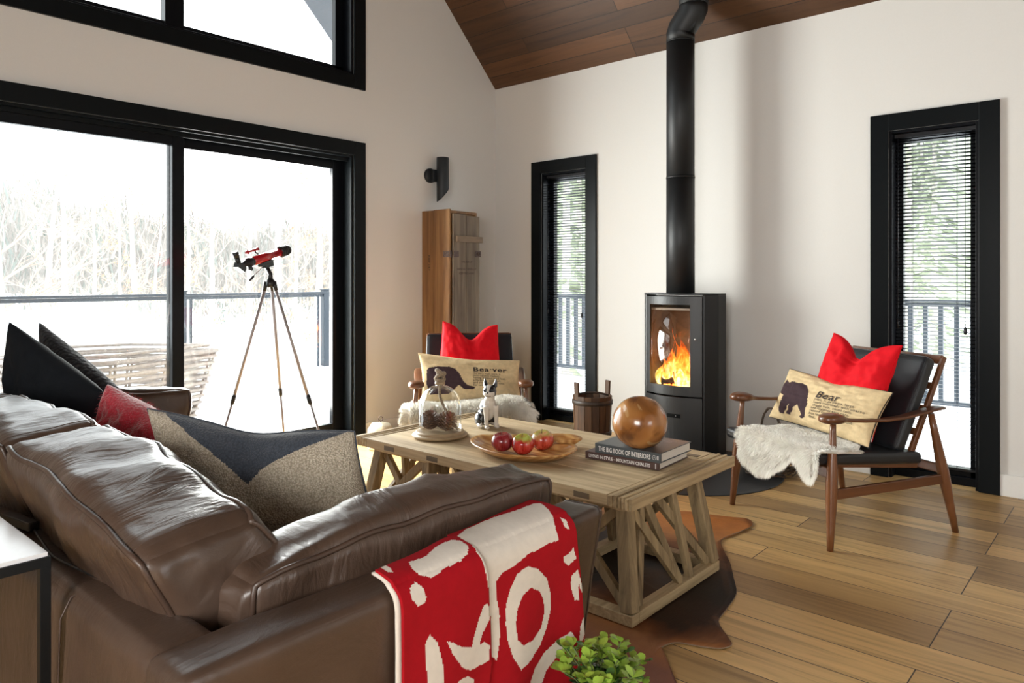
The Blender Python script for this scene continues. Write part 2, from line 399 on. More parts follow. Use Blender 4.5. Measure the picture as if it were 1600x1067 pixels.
# ---------------------------------------------------------------- outside
ms = MB(); R = random.Random(5)
def snowz(x, y): return .035*noise.noise(Vector((x*.7, y*.7, 3)))
ms.grid(lambda u, v: (lerp(-8.2, XA-.17, u), lerp(-5, 7.8, v), -.03+snowz(lerp(-8.2, XA-.17, u), lerp(-5, 7.8, v))+.22*max(0, 1-abs(lerp(-8.2, XA-.17, u)+8.0)/1.1)), 50, 140)
ms.grid(lambda u, v: (lerp(XA-.17, 4.2, u), lerp(YB+.17, 7.8, v), -.03+snowz(lerp(XA-.17, 4.2, u), lerp(YB+.17, 7.8, v))), 90, 30)
tag(ms.build('floor_snow', M_snow), kind='structure')
ms = MB()
def gz(x, y):
    d = math.hypot(x, y); return -1.6+.25*noise.noise(Vector((x*.08, y*.08, 0)))+max(0, (d-38))*.05
ms.grid(lambda u, v: (lerp(-110, 40, u), lerp(-40, 110, v), gz(lerp(-110, 40, u), lerp(-40, 110, v))), 90, 90)
tag(ms.build('snowy_ground', M_snow, top=False), kind='structure')
# deck railings
def railing(x0, y0, x1, y1, posts, label, bal=False, top=1.09):
    p = Vector((x0, y0, 0)); q = Vector((x1, y1, 0)); d = (q-p); Ln = d.length; d.normalize()
    t = thing('deck_railing', label, 'railing', ((x0+x1)/2, (y0+y1)/2, -.03), group='deck railings')
    ms = MB(); ms.bar((x0, y0, top-.012), (x1, y1, top-.012), .09, .025); ms.bar((x0, y0, top-.045), (x1, y1, top-.045), .045, .035); ms.build('top_rail', M_rail, t, bevel=.003)
    ms = MB(); ms.bar((x0, y0, .12), (x1, y1, .12), .045, .04); ms.build('bottom_rail', M_rail, t)
    for s in posts:
        c = p+d*s; ms = MB(); ms.box(c.x-.04, c.x+.04, c.y-.04, c.y+.04, -.05, top+.02); ms.box(c.x-.048, c.x+.048, c.y-.048, c.y+.048, top+.02, top+.035); ms.build('post', M_rail, t, bevel=.003)
    if bal:
        ms = MB(); s = .1
        while s < Ln:
            c = p+d*s; ms.box(c.x-.019, c.x+.019, c.y-.019, c.y+.019, .12, top-.05); s += .125
        ms.build('balusters', M_rail, t)
    else:
        ms = MB(); ps = sorted(posts)
        for a, b in zip(ps, ps[1:]):
            ms = MB(); c0 = p+d*(a+.07); c1 = p+d*(b-.07); ms.bar((c0.x, c0.y, .6), (c1.x, c1.y, .6), .006, .86); ms.build('glass_panel', M_pane, t)
        for a, b in zip(ps, ps[1:]):
            for s in (a+.1, b-.1): ms = MB(); c = p+d*s; ms.box(c.x-.012, c.x+.012, c.y-.012, c.y+.012, .12, top-.05); ms.build('glass_clip', M_rail, t)
RXo = -7.9
railing(RXo, -3.6, RXo, 7.6, [0, 2.35, 4.75, 7.18, 9.0, 11.15], 'dark metal deck railing with clear glass panels outside the patio door')
railing(RXo+.1, 7.6, 4.0, 7.6, [0.15, 2.9, 5.9, 8.9, 11.8], 'dark baluster deck railing seen through the blinds of the slot windows', True, 1.06)
# rattan chair on the deck
M_rattan = plain('weathered_rattan', (.34, .29, .26), .5, bmp=.2, bscale=40, vary=.15)
rc = thing('rattan_armchair', 'weathered beige rattan armchair of horizontal canes on the snowy deck', 'armchair', (-5.9, 2.4, -.03))
ring = [(-5.40, 1.96), (-5.74, 2.89), (-6.32, 2.47), (-6.50, 1.75), (-6.1, 1.45), (-5.55, 1.55)]
rl = [Vector((a, b, 0)) for a, b in ring]; cen = sum(rl, Vector())/len(rl)
def rring(z, sc=1, r=.011, dz=None):
    P = []
    for i, a in enumerate(rl):
        b = rl[(i+1) % len(rl)]
        for k in range(7):
            q = a.lerp(b, k/7); q = cen+(q-cen)*sc; q.z = z; P.append(q)
    return P
ms = MB(); zt = .67
def shrink(z): return .72+.28*(max(z, 0)/zt)**.8
ms.tube(rring(zt, 1), .017, 8, closed=True); ms.tube(rring(zt-.012, .965), .012, 8, closed=True); ms.tube(rring(zt+.045, .93), .012, 8, closed=True)
ms.build('top_rim', M_rattan, rc)
ms = MB()
k = 0; z = zt-.045
while z > .03:
    ms.tube(rring(z, shrink(z)+.006), .0135, 7, closed=True); ms.tube(rring(z-.012, shrink(z)-.03), .011, 7, closed=True); z -= .052
ms.build('horizontal_canes', M_rattan, rc)
ms = MB()
for i, a in enumerate(rl):
    b = rl[(i+1) % len(rl)]
    for k in (0, .04, .5, .54):
        q = a.lerp(b, k)
        ms.tube([cen+(q-cen)*(shrink(zz)-.012)+Vector((0, 0, zz)) for zz in (-.02, .2, .4, zt)], .011, 7)
ms.build('uprights', M_rattan, rc)
ms = MB(); ms.prism([(p.x, p.y) for p in [cen+(q-cen)*.86 for q in rl]], lambda a, b: (a, b, .28), lambda a, b: (a, b, .36)); ms.build('seat', M_snow, rc, label='snow covered seat')
# trees
M_bark = plain('pale_birch_bark', (.52, .47, .42), .8, bmp=.3, bscale=20, vary=.2)
M_twig = plain('winter_twigs', (.40, .33, .28), .85, vary=.15)
M_fir = plain('fir_needles', (.29, .32, .22), .9, vary=.25, bscale=3)
M_leaf = plain('dry_beech_leaves', (.50, .30, .17), .8, vary=.2)
def birch(seed, H):
    R = random.Random(seed); tr = MB(); br = MB(); lf = MB()
    ax = [Vector((0, 0, 0))]; lean = Vector((R.uniform(-.06, .06), R.uniform(-.06, .06), 0))
    n = 12
    for i in range(1, n+1): ax.append(ax[-1]+Vector((R.uniform(-.05, .05), R.uniform(-.05, .05), H/n))+lean*H/n)
    tr.tube(ax, [max(.012, .013*H*(1-i/n*.93)) for i in range(n+1)], 8)
    def branch(p, d, Ln, r, lv):
        P = [p]; q = p.copy(); dd = d.normalized()
        m = 5
        for i in range(m):
            dd = (dd+Vector((R.uniform(-.22, .22), R.uniform(-.22, .22), R.uniform(-.1, .2)))).normalized(); q = q+dd*Ln/m; P.append(q.copy())
            if lv < 3:
                for _ in range(1 if lv else 2): branch(q, dd+Vector((R.uniform(-1, 1), R.uniform(-1, 1), R.uniform(-.5, .6))), Ln*.5, r*.5, lv+1)
            elif seed == 3 and R.random() < .25:
                a = Vector((R.uniform(-1, 1), R.uniform(-1, 1), R.uniform(-1, 1)))*.05; lf.add([q, q+a, q+a.orthogonal()*.8], [(0, 1, 2)], 0, False)
        br.tube(P, [max(.004, r*(1-i/m*.6)) for i in range(m+1)], 4, caps=False)
    for i in range(2, n):
        for _ in range(2):
            a = R.uniform(0, 2*PI); branch(ax[i].lerp(ax[i-1], R.random()), Vector((math.cos(a), math.sin(a), R.uniform(.2, .9))), H*R.uniform(.09, .17), .0035*H*(1-i/n*.6), 1)
    return tr, br, lf
def fir(seed, H):
    R = random.Random(seed); tr = MB(); fo = MB()
    tr.tube([(0, 0, 0), (0, 0, H)], [.02*H, .004*H], 8)
    for i in range(520):
        z = H*(.08+.9*R.random()**1.1); a = R.uniform(0, 2*PI); rr = (H-z)*.26*R.uniform(.35, 1.05)
        c = Vector((math.cos(a)*rr, math.sin(a)*rr, z-rr*.25)); s = .05*H*R.uniform(.5, 1)
        o_ = Vector((math.cos(a), math.sin(a), -.25))*s; t_ = Vector((-math.sin(a), math.cos(a), R.uniform(-.3, .3)))*s*.35
        fo.add([c-o_, c+t_, c+o_, c-t_], [(0, 1, 2, 3)], 0, False)
    return tr, fo
protos = []
for i, (sd, H) in enumerate(((1, 9.0), (2, 7.5), (3, 6.5), (4, 10.5))):
    r = thing('birch_tree', '', 'tree', (0, 0, 0)); tr, br, lf = birch(sd, H)
    tr.build('trunk', M_bark, r); br.build('branches', M_twig, r)
    if lf.v: lf.build('leaves', M_leaf, r)
    protos.append(r)
fp = thing('fir_tree', '', 'tree', (0, 0, 0)); tr, fo = fir(9, 7.0); tr.build('trunk', M_bark, fp); fo.build('foliage', M_fir, fp)
def ground(x, y): return gz(x, y)-.1
def pxdir(px, D):   # ground point at a bearing of the view and a distance
    th = math.radians(41.26); d = Vector((-math.sin(th), math.cos(th))); r = Vector((math.cos(th), math.sin(th)))
    q = d*D+r*D*(px-800)/1140; return q.x, q.y
used = set(); n_b = 0
spots = [(14, 3), (62, 1), (108, 0), (182, 2), (212, 3), (236, 1), (300, 2), (335, 0), (385, 3), (430, 1), (468, 2), (505, 2), (150, 0), (492, 0)]
RAD = (2.1, 1.8, 1.5, 2.4); placed = []
def free_spot(px, r, D0, D1):
    D = D0
    while D < D1:
        x, y = pxdir(px, D)
        if x < -9.8-r and all(abs(x-a) > r+c or abs(y-b) > r+c for a, b, c in placed): placed.append((x, y, r)); return x, y
        D += .4
    placed.append((x, y, r)); return x, y
for k, (px, v) in enumerate(spots):
    o = protos[v] if v not in used else copy_tree(protos[v]); used.add(v)
    x, y = free_spot(px, RAD[v], 13, 60); o.location = (x, y, ground(x, y)); o.rotation_euler.z = k*1.3
    if v == 2: tag(o, 'leafless tree with rusty dry leaves beyond the deck railing', group='young trees keeping rusty leaves')
    elif px < 260: tag(o, 'bare pale birch beyond the railing in the left door pane', group='birches through the left door pane')
    else: tag(o, 'bare pale birch beyond the railing in the right door pane', group='birches through the right door pane')
firs = [(885, 22, 0), (905, 30, 0), (868, 38, 0), (1420, 24, 1), (1460, 30, 1), (1440, 40, 1)]
for k, (px, D, s) in enumerate(firs):
    o = fp if k == 0 else copy_tree(fp)
    x, y = pxdir(px, D); o.location = (x, y, ground(x, y)); o.rotation_euler.z = k; o.scale = (1.25, 1.25, 1.6+.1*(k % 3))
    tag(o, 'green fir tree outside, seen through the %s slot window blind' % ('right' if s else 'left'), group='firs behind the %s blind' % ('right' if s else 'left'))
# far wooded slopes
def hillside(name, pa, pb, D0, D1, prof_, m):
    ms = MB(); n = 120
    def f(u, v):
        px = lerp(pa, pb, u); D = lerp(D0, D1, v); x, y = pxdir(px, D)
        top = prof_(px)+1.1*noise.noise(Vector((px*.03, 1, 0)))+.7*noise.noise(Vector((px*.13, 7, 0)))
        return (x, y, gz(x, y)+top*min(1, v*1.6)**.7+.3*noise.noise(Vector((px*.2, v*9, 0)))-.3)
    ms.grid(f, n, 12, 0); return tag(ms.build(name, m, top=False), kind='structure')
M_hill = plain('wooded_slope', (.33, .31, .292), .95, vary=.10, bscale=.6, spec=.05); M_hill2 = plain('evergreen_slope', (.33, .355, .28), .95, vary=.18, bscale=.8, spec=.05)
hillside('hillside_west', -600, 640, 60, 72, lambda px: lerp(10.5, 6.0, max(0, min(1, (px+40)/320))), M_hill)
hillside('hillside_north', 700, 2300, 52, 62, lambda px: 19, M_hill2)
# distant forest edge: nobody could count it
R = random.Random(11); ms = MB()
for i in range(15000):
    px = R.uniform(-500, 640); D = R.uniform(40, 62); x, y = pxdir(px, D)
    hh = (8.5+2.4*noise.noise(Vector((px*.012, 0, 0)))+1.2*noise.noise(Vector((px*.05, 5, 0))))*(1-.35*max(0, min(1, (px-60)/300)))*(D/52)
    z0 = gz(x, y)+R.random()**.8*hh*.85; ln = R.uniform(.8, 2.4); a = R.uniform(-.5, .5); wd = R.uniform(.02, .06)*(1.6 if R.random() < .2 else 1)
    b_ = R.uniform(-.5, .5); e = Vector((a, b_, 1)).normalized()*ln; s_ = Vector((.75, .66, 0))*wd
    p = Vector((x, y, z0)); ms.add([p-s_, p+s_, p+e], [(0, 1, 2)], 0 if R.random() < .8 else 1, False)
M_far = plain('distant_bare_forest', (.29, .265, .245), .95, vary=.12, bscale=.3, spec=.05); M_far2 = plain('distant_evergreens', (.23, .245, .225), .95, vary=.1, spec=.05)
tag(ms.build('distant_forest', [M_far, M_far2]), 'hazy bare winter forest on the far shore behind the birches', 'forest', kind='stuff')
# ---------------------------------------------------------------- soft shapes
def leather(name, col, rough=.36, wsc=(7, 1.8, 2.2), wst=.09):
    m, nt, bs = newmat(name)
    n = noise_n(nt, coords(nt, (1, 1, 1)), 3.5, 4, .6, .4)
    r = ramp(nt, n, 'Fac', [(.3, tuple(c*.72 for c in col)), (.5, col), (.72, tuple(c*1.3 for c in col))])
    L(nt, r, 0, bs, 'Base Color'); bs.inputs['Roughness'].default_value = rough
    bs.inputs['Specular IOR Level'].default_value = .6
    n2 = noise_n(nt, coords(nt, (1, 1, 1)), 11, 5, .55, 1.6)
    v = nt.nodes.new('ShaderNodeTexVoronoi'); v.inputs['Scale'].default_value = 420; L(nt, coords(nt), 0, v, 'Vector')
    n4 = noise_n(nt, coords(nt, wsc), 2.6, 3, .5, 2.2); b0 = bump(nt, bs, n4, 'Fac', wst, .022)
    b1 = bump(nt, bs, n2, 'Fac', .2, .008, b0); bump(nt, bs, v, 'Distance', .10, .001, b1)
    return m
M_lea = leather('brown_leather', (.074, .045, .031), .36)
M_lea2 = leather('brown_leather_bolster', (.074, .045, .031), .34, (1.8, 7, 2.2), .2); M_lea3 = leather('brown_leather_cushion', (.074, .045, .031), .34, (7, 1.8, 2.2), .2)
M_welt = leather('brown_leather_welt', (.065, .038, .026), .4)
M_wood_leg = wood('dark_walnut_feet', (.06, .03, .015), (.03, .015, .008), 2, .4)
def cushion(lo, hi, r=.03, crown=(.02, .02, .02), warp=None, n=22, wr=.004, seed=0, ws=5.0, waxis=None):
    """box cushion: rounded, crowned, wrinkled; warp maps a point (given p in [-1,1]^3) to its final place"""
    lo = Vector(lo); hi = Vector(hi); c = (lo+hi)/2; Lh = (hi-lo)/2
    def pt(p, off=0.0):
        q = Vector((p[0]*Lh.x, p[1]*Lh.y, p[2]*Lh.z)); inn = Vector([max(-(Lh[i]-r), min(Lh[i]-r, q[i])) for i in range(3)])
        d = q-inn; nrm = Vector((0, 0, 0))
        if d.length > 1e-9: d.normalize(); nrm = d.copy(); q = inn+d*(r+off)
        for i in range(3):
            j, k = (i+1) % 3, (i+2) % 3
            q[i] += crown[i]*p[i]*(1-p[j]**4)*(1-p[k]**2)*(1 if abs(p[i]) > .2 else 1)
        P = c+q
        if wr:
            s = P*ws; 
            sc = Vector((s.x*(1 if waxis != 0 else .35), s.y, s.z))
            P += nrm*wr*(noise.fractal(sc*1.0+Vector((seed, seed*2, 0)), 1.0, 2.0, 3)*1.6)
        return warp(P, p) if warp else P
    return pt
def cushion_mesh(ms, pt, n=22, mi=0):
    def w(t): return math.sin((t*2-1)*PI/2)
    for ax in range(3):
        for s in (-1, 1):
            def f(u, v, ax=ax, s=s):
                p = [0, 0, 0]; p[ax] = s; p[(ax+1) % 3] = w(u); p[(ax+2) % 3] = w(v); return pt(p)
            ms.grid(f, n, n, mi)
def welt(pt, ax, s, r=.0055, n=26, off=.002):
    P = []
    def w(t): return math.sin((t*2-1)*PI/2)
    a, b = (ax+1) % 3, (ax+2) % 3
    for e in range(4):
        for i in range(n):
            t = w(i/n); p = [0, 0, 0]; p[ax] = s
            if e == 0: p[a] = t; p[b] = -1
            if e == 1: p[a] = 1; p[b] = t
            if e == 2: p[a] = -t; p[b] = 1
            if e == 3: p[a] = -1; p[b] = -t
            P.append(pt(p, off))
    ms = MB(); ms.tube(P, r, 7, closed=True); return ms
# ---------------------------------------------------------------- sofa
sofa = thing('sofa', 'large brown leather sofa with rolled cushions, its back to the side table', 'sofa', (-2.33, 1.03, 0))
SX0, SX1 = -3.66, -1.06
def sofa_frame():
    ms = MB()
    # seat base
    pt = cushion((-3.56, .56, .07), (-1.17, 1.54, .33), .02, (0, 0, 0), wr=.001); cushion_mesh(ms, pt, 10)
    return ms
sofa_frame().build('seat_base', M_lea, sofa, merge=1e-5)
def arm_warp(sgn, xin, xtop):
    def f(P, p):
        # p.x -1 inner .. 1 outer ; flare outwards with height
        h = max(0, min(1, (P.z-.06)/.6))
        k = (1+p[0]*1)/2
        P = P.copy(); P.x += sgn*(-.105)*(1-h)*k
        return P
    return f
pt = cushion((-1.185, .475, .06), (-1.058, 1.565, .665), .022, (.004, .01, .004), arm_warp(1, 0, 0), wr=.003, seed=3)
ms = MB(); cushion_mesh(ms, pt, 26); ms.build('arm', M_lea, sofa, merge=1e-5)
ms = welt(pt, 1, 1, .004); ms.build('arm_piping', M_welt, sofa)
def mirror(P): return Vector((2*(-2.36)-P.x, P.y, P.z))
pt0 = pt
ptL = lambda p, off=0: mirror(pt0(p, off))
ms = MB(); cushion_mesh(ms, ptL, 20); ms.build('arm', M_lea, sofa, merge=1e-5)
welt(ptL, 1, 1, .004).build('arm_piping', M_welt, sofa)
# back frame (its rear seen by the camera)
def back_warp(P, p):
    P = P.copy(); h = (P.z-.06)/.6; P.y -= .012*(1-h); return P
pt = cushion((-3.57, .478, .06), (-1.15, .60, .662), .03, (0, .012, .004), back_warp, wr=.003, seed=9)
ms = MB(); cushion_mesh(ms, pt, 34); ms.build('back', M_lea, sofa, merge=1e-5)
ms = MB(); ms.tube([(-1.52, .52, .664), (-1.52, .482, .655), (-1.52, .464, .62), (-1.52, .455, .3), (-1.52, .452, .08)], .0018, 6); ms.build('back_seam', M_welt, sofa)
for sx in (-3.5, -1.25):
    for sy in (.56, 1.46):
        ms = MB(); ms.box(sx-.035, sx+.035, sy-.035, sy+.035, 0, .07); ms.build('leg', M_wood_leg, sofa, bevel=.004)
# seat cushions
xs = [-3.53, -2.755, -1.98, -1.2]
for i in range(3):
    pt = cushion((xs[i]+.004, .64, .32), (xs[i+1]-.004, 1.58, .475), .04, (.005, .01, .018), wr=.004, seed=20+i)
    ms = MB(); cushion_mesh(ms, pt, 20); o = ms.build('seat_cushion', M_lea, sofa, merge=1e-5)
    welt(pt, 2, 1).build('piping', M_welt, o)
# back cushions: rear top welt and front top welt follow the photo
def bc_warp(zr, zl, seed, slump):
    def f(P, p):
        u = (p[0]+1)/2; v = (p[2]+1)/2                      # v 0 bottom 1 top
        P = P.copy()
        P.y += -.118*v**1.2+.018                              # leans back
        top = lerp(zl, zr, u**slump)-(.022*(1-p[1])/2)*v
        P.z = .46+(P.z-.46)*(top-.46)/.40
        if p[1] < 0: P.y -= .02*(1-v)*0
        if p[1] > .0: P.y += .045*(1-v)*p[1]
        P.z += .012*noise.noise(Vector((P.x*7, P.y*4, seed)))*v
        P.y += .014*noise.noise(Vector((P.x*6, P.z*5, seed+4)))
        return P
    return f
bcs = [(-1.272, -2.055, .798, .878, 2.2), (-2.06, -2.80, .885, .87, 1), (-2.805, -3.5, .86, .86, 1)]
for i, (xr_, xl_, zr, zl, sl) in enumerate(bcs):
    pt = cushion((xl_+.004, .60, .46), (xr_-.004, .83, .86), .034, (.012, .028, .022), bc_warp(zr, zl, i*3.3, sl), wr=.008, seed=40+i, ws=6)
    ms = MB(); cushion_mesh(ms, pt, 44); o = ms.build('back_cushion', M_lea3, sofa, merge=1e-5)
    welt(pt, 1, 1, .006, 34).build('piping', M_welt, o); welt(pt, 1, -1, .006, 34).build('piping', M_welt, o)
    ms = MB(); ms.tube([pt((.9, t, .985 if abs(t) < 2 else 1), .0005) for t in [-1+2*k/16 for k in range(17)]], .0012, 5); ms.build('seam', M_welt, o)
# bolster cushions leaning on the arms
def bol_warp(P, p):
    P = P.copy(); v = (p[2]+1)/2; P.x += .02*v; t = (P.y-.655)/1.
    P.z += .012*math.sin(t*3.2)*v+.012*noise.noise(Vector((P.x*5, P.y*7, 2)))*v-.05*max(0, .25-t)*v
    return P
pt = cushion((-1.372, .655, .47), (-1.200, 1.52, .735), .035, (.010, .02, .02), bol_warp, wr=.008, seed=60, ws=7)
ms = MB(); cushion_mesh(ms, pt, 40); o = ms.build('arm_bolster', M_lea2, sofa, merge=1e-5)
welt(pt, 0, 1, .0055, 34).build('piping', M_welt, o); welt(pt, 0, -1, .0055, 34).build('piping', M_welt, o)
ms = MB(); ms.tube([pt((1 if abs(t) <= 1 else 1, .86, t), .0005) for t in [-1+2*k/14 for k in range(15)]], .0014, 5); ms.build('seam', M_welt, o)
ptb = pt
ptL = lambda p, off=0: mirror(ptb(p, off))+Vector((0.0, .05, .0))
ms = MB(); cushion_mesh(ms, ptL, 30); o = ms.build('arm_bolster', M_lea, sofa, merge=1e-5)
welt(ptL, 0, -1, .0055, 30).build('piping', M_welt, o); welt(ptL, 0, 1, .0055, 30).build('piping', M_welt, o)
# ---------------------------------------------------------------- coffee table
TX0, TX1, TY0, TY1, TZ = -3.0, -1.38, 2.216, 3.06, .47
M_tx = wood('weathered_elm_top', (.74, .58, .36), (.40, .29, .155), 0, .6, .9, 34, .5, (.34, .27, .20))
M_ty = wood('weathered_elm_end', (.66, .50, .29), (.27, .19, .095), 1, .62, .9, 38, .7, (.30, .24, .18))
M_tz = wood('weathered_elm_legs', (.45, .33, .175), (.14, .095, .048), 2, .65, .9, 38, .7, (.30, .24, .18))
tb = thing('coffee_table', 'weathered wooden trestle coffee table with lattice end pedestals on a cowhide', 'table', ((TX0+TX1)/2, (TY0+TY1)/2, 0))
th = .043; z0 = TZ-th; R = random.Random(3)
bw = .105
rows = [TY0, TY0+.10, TY0+.235, TY0+.40, TY0+.55, TY0+.735, TY1]
for i in range(len(rows)-1):
    ms = MB(); a, b = rows[i]+(.0012 if i else 0), rows[i+1]-.0012
    dz = -.012 if i in (1, 2, 3, 4) and False else R.uniform(-.0012, .0)
    if i in (0, 5): ms.box(TX0+bw+.001, TX1-bw-.001, a, b, z0, TZ+.0)
    else: ms.box(TX0+bw+.001, TX1-bw-.001, a, b, z0+.006, TZ-.001+dz)
    ms.build('top_plank', M_tx, tb, bevel=.0025)
for xa, xb in ((TX0, TX0+bw), (TX1-bw, TX1)):
    ms = MB(); n = 6; e = [0, .22, .4, .54, .68, .84, 1]
    for i in range(n):
        ms.box(lerp(xa, xb, e[i])+(.002 if i else 0), lerp(xa, xb, e[i+1])-(.002 if i < 5 else 0), TY0, TY1, z0-.0, TZ+(.002 if i % 2 else -.002))
    ms.box(xa+.006, xb-.006, TY0+.005, TY1-.005, z0+.003, TZ-.009)
    ms.build('end_board', M_ty, tb, bevel=.002)
M_peg = wood('dark_inlay_plug', (.26, .19, .12), (.15, .11, .07), 0, .6)
for px_ in (-2.72, -2.42, -1.60):
    ms = MB(); ms.box(px_-.035, px_+.035, TY0-.0015, TY0+.01, z0+.008, TZ-.014); ms.build('inlay_plug', M_peg, tb)
ms = MB(); ms.box(-1.56, -1.50, TY1-.12, TY1-.085, TZ-.004, TZ+.0012); ms.build('inlay_plug', M_peg, tb)
# pedestals: bottom frame, four flaring corner posts, lattice braces on each face
def pedestal(x0, x1, y0, y1):
    pd = MB(); bh = .052; bwid = .05; ins = .055
    pf = MB()
    pf.box(x0, x1, y0, y0+bwid, .0115, bh); pf.box(x0, x1, y1-bwid, y1, .0115, bh); pf.box(x0, x0+bwid, y0+bwid, y1-bwid, .0115, bh); pf.box(x1-bwid, x1, y0+bwid, y1-bwid, .0115, bh)
    pf.build('base_frame', M_tx if False else M_ty, tb, bevel=.003)
    zt = TZ-th-.001; zc = zt-.03
    cp = MB()
    cp.box(x0+ins, x1-ins, y0+ins, y0+ins+.05, zc, zt); cp.box(x0+ins, x1-ins, y1-ins-.05, y1-ins, zc, zt)
    cp.box(x0+ins, x0+ins+.05, y0+ins+.05, y1-ins-.05, zc, zt); cp.box(x1-ins-.05, x1-ins, y0+ins+.05, y1-ins-.05, zc, zt)
    cp.build('top_frame', M_ty, tb, bevel=.003)
    s = .052
    B = {(i, j): Vector(((x0, x1)[i]+(s/2 if i == 0 else -s/2), (y0, y1)[j]+(s/2 if j == 0 else -s/2), bh)) for i in (0, 1) for j in (0, 1)}
    T = {(i, j): Vector(((x0+ins, x1-ins)[i]+(s/2 if i == 0 else -s/2), (y0+ins, y1-ins)[j]+(s/2 if j == 0 else -s/2), zc)) for i in (0, 1) for j in (0, 1)}
    for k in B:
        ms = MB(); ms.bar(B[k], T[k], s, s, up=(0, 1, 0)); ms.build('corner_post', M_tz, tb, bevel=.003)
    faces = [((0, 0), (1, 0), [(.02, 0, .93, 1), (.98, 0, .5, 1)][:1]+[(.05, 1, .98, 0)][:0]+[(.98, 0, .06, 1)]),
             ((1, 0), (1, 1), [(.04, 1, .56, 0), (.10, 0, .22, 1), (.30, 1, .60, 0), (.62, 1, .68, 0), (.42, 1, .95, 0)]),
             ((1, 1), (0, 1), [(.05, 0, .93, 1), (.06, 1, .95, 0)]),
             ((0, 1), (0, 0), [(.04, 1, .56, 0), (.10, 0, .3, 1), (.60, 0, .75, 1), (.42, 1, .95, 0)])]
    for ka, kb, brs in faces:
        out = Vector((0, 0, 0)); mid = (B[ka]+B[kb])/2; c0 = Vector(((x0+x1)/2, (y0+y1)/2, bh)); nn = (mid-c0).normalized()
        for q, (ua, va, ub, vb) in enumerate(brs):
            P = B[ka].lerp(B[kb], ua).lerp(T[ka].lerp(T[kb], ua), va); Q = B[ka].lerp(B[kb], ub).lerp(T[ka].lerp(T[kb], ub), vb)
            off = nn*(.006-.013*(q % 3)); ms = MB(); ms.bar(P+off, Q+off, .024 if abs(nn.x) > .5 else .024, .036, up=(Q-P).cross(nn)) ; ms.build('brace', M_tz, tb, bevel=.002)
pedestal(-1.90, -1.385, 2.225, 2.92); pedestal(-2.97, -2.455, 2.225, 2.92)
ms = MB(); ms.box(-2.6, -1.75, 2.55, 2.60, .18, .23); ms.build('stretcher', M_ty, tb, bevel=.003)
# ---------------------------------------------------------------- armchairs
M_wal = wood('oiled_walnut', (.22, .082, .028), (.10, .036, .013), 2, .32, .8, 30, .08, (.6, .5, .42), coat=.25)
M_walx = wood('oiled_walnut_rail', (.20, .074, .026), (.09, .032, .012), 1, .34, .8, 30, .08, (.6, .5, .42), coat=.2)
M_blea = plain('black_leather', (.013, .015, .018), .33, bmp=.25, bscale=260, vary=.1)
def lofts(ms, secs, n=14, mi=0):   # secs: (center, half a, half b, axisA, axisB) rounded sections
    vs = []; fs = []
    for c, a, b, A, Bv in secs:
        for k in range(n):
            t = 2*PI*k/n; ct, st = math.cos(t), math.sin(t)
            e = .75
            vs.append(Vector(c)+Vector(A)*a*math.copysign(abs(ct)**e, ct)+Vector(Bv)*b*math.copysign(abs(st)**e, st))
    for i in range(len(secs)-1):
        for k in range(n):
            l = (k+1) % n; fs.append((i*n+k, i*n+l, (i+1)*n+l, (i+1)*n+k))
    fs.append(tuple(range(n))[::-1]); fs.append(tuple(range((len(secs)-1)*n, len(secs)*n)))
    ms.add(vs, fs, mi, True)
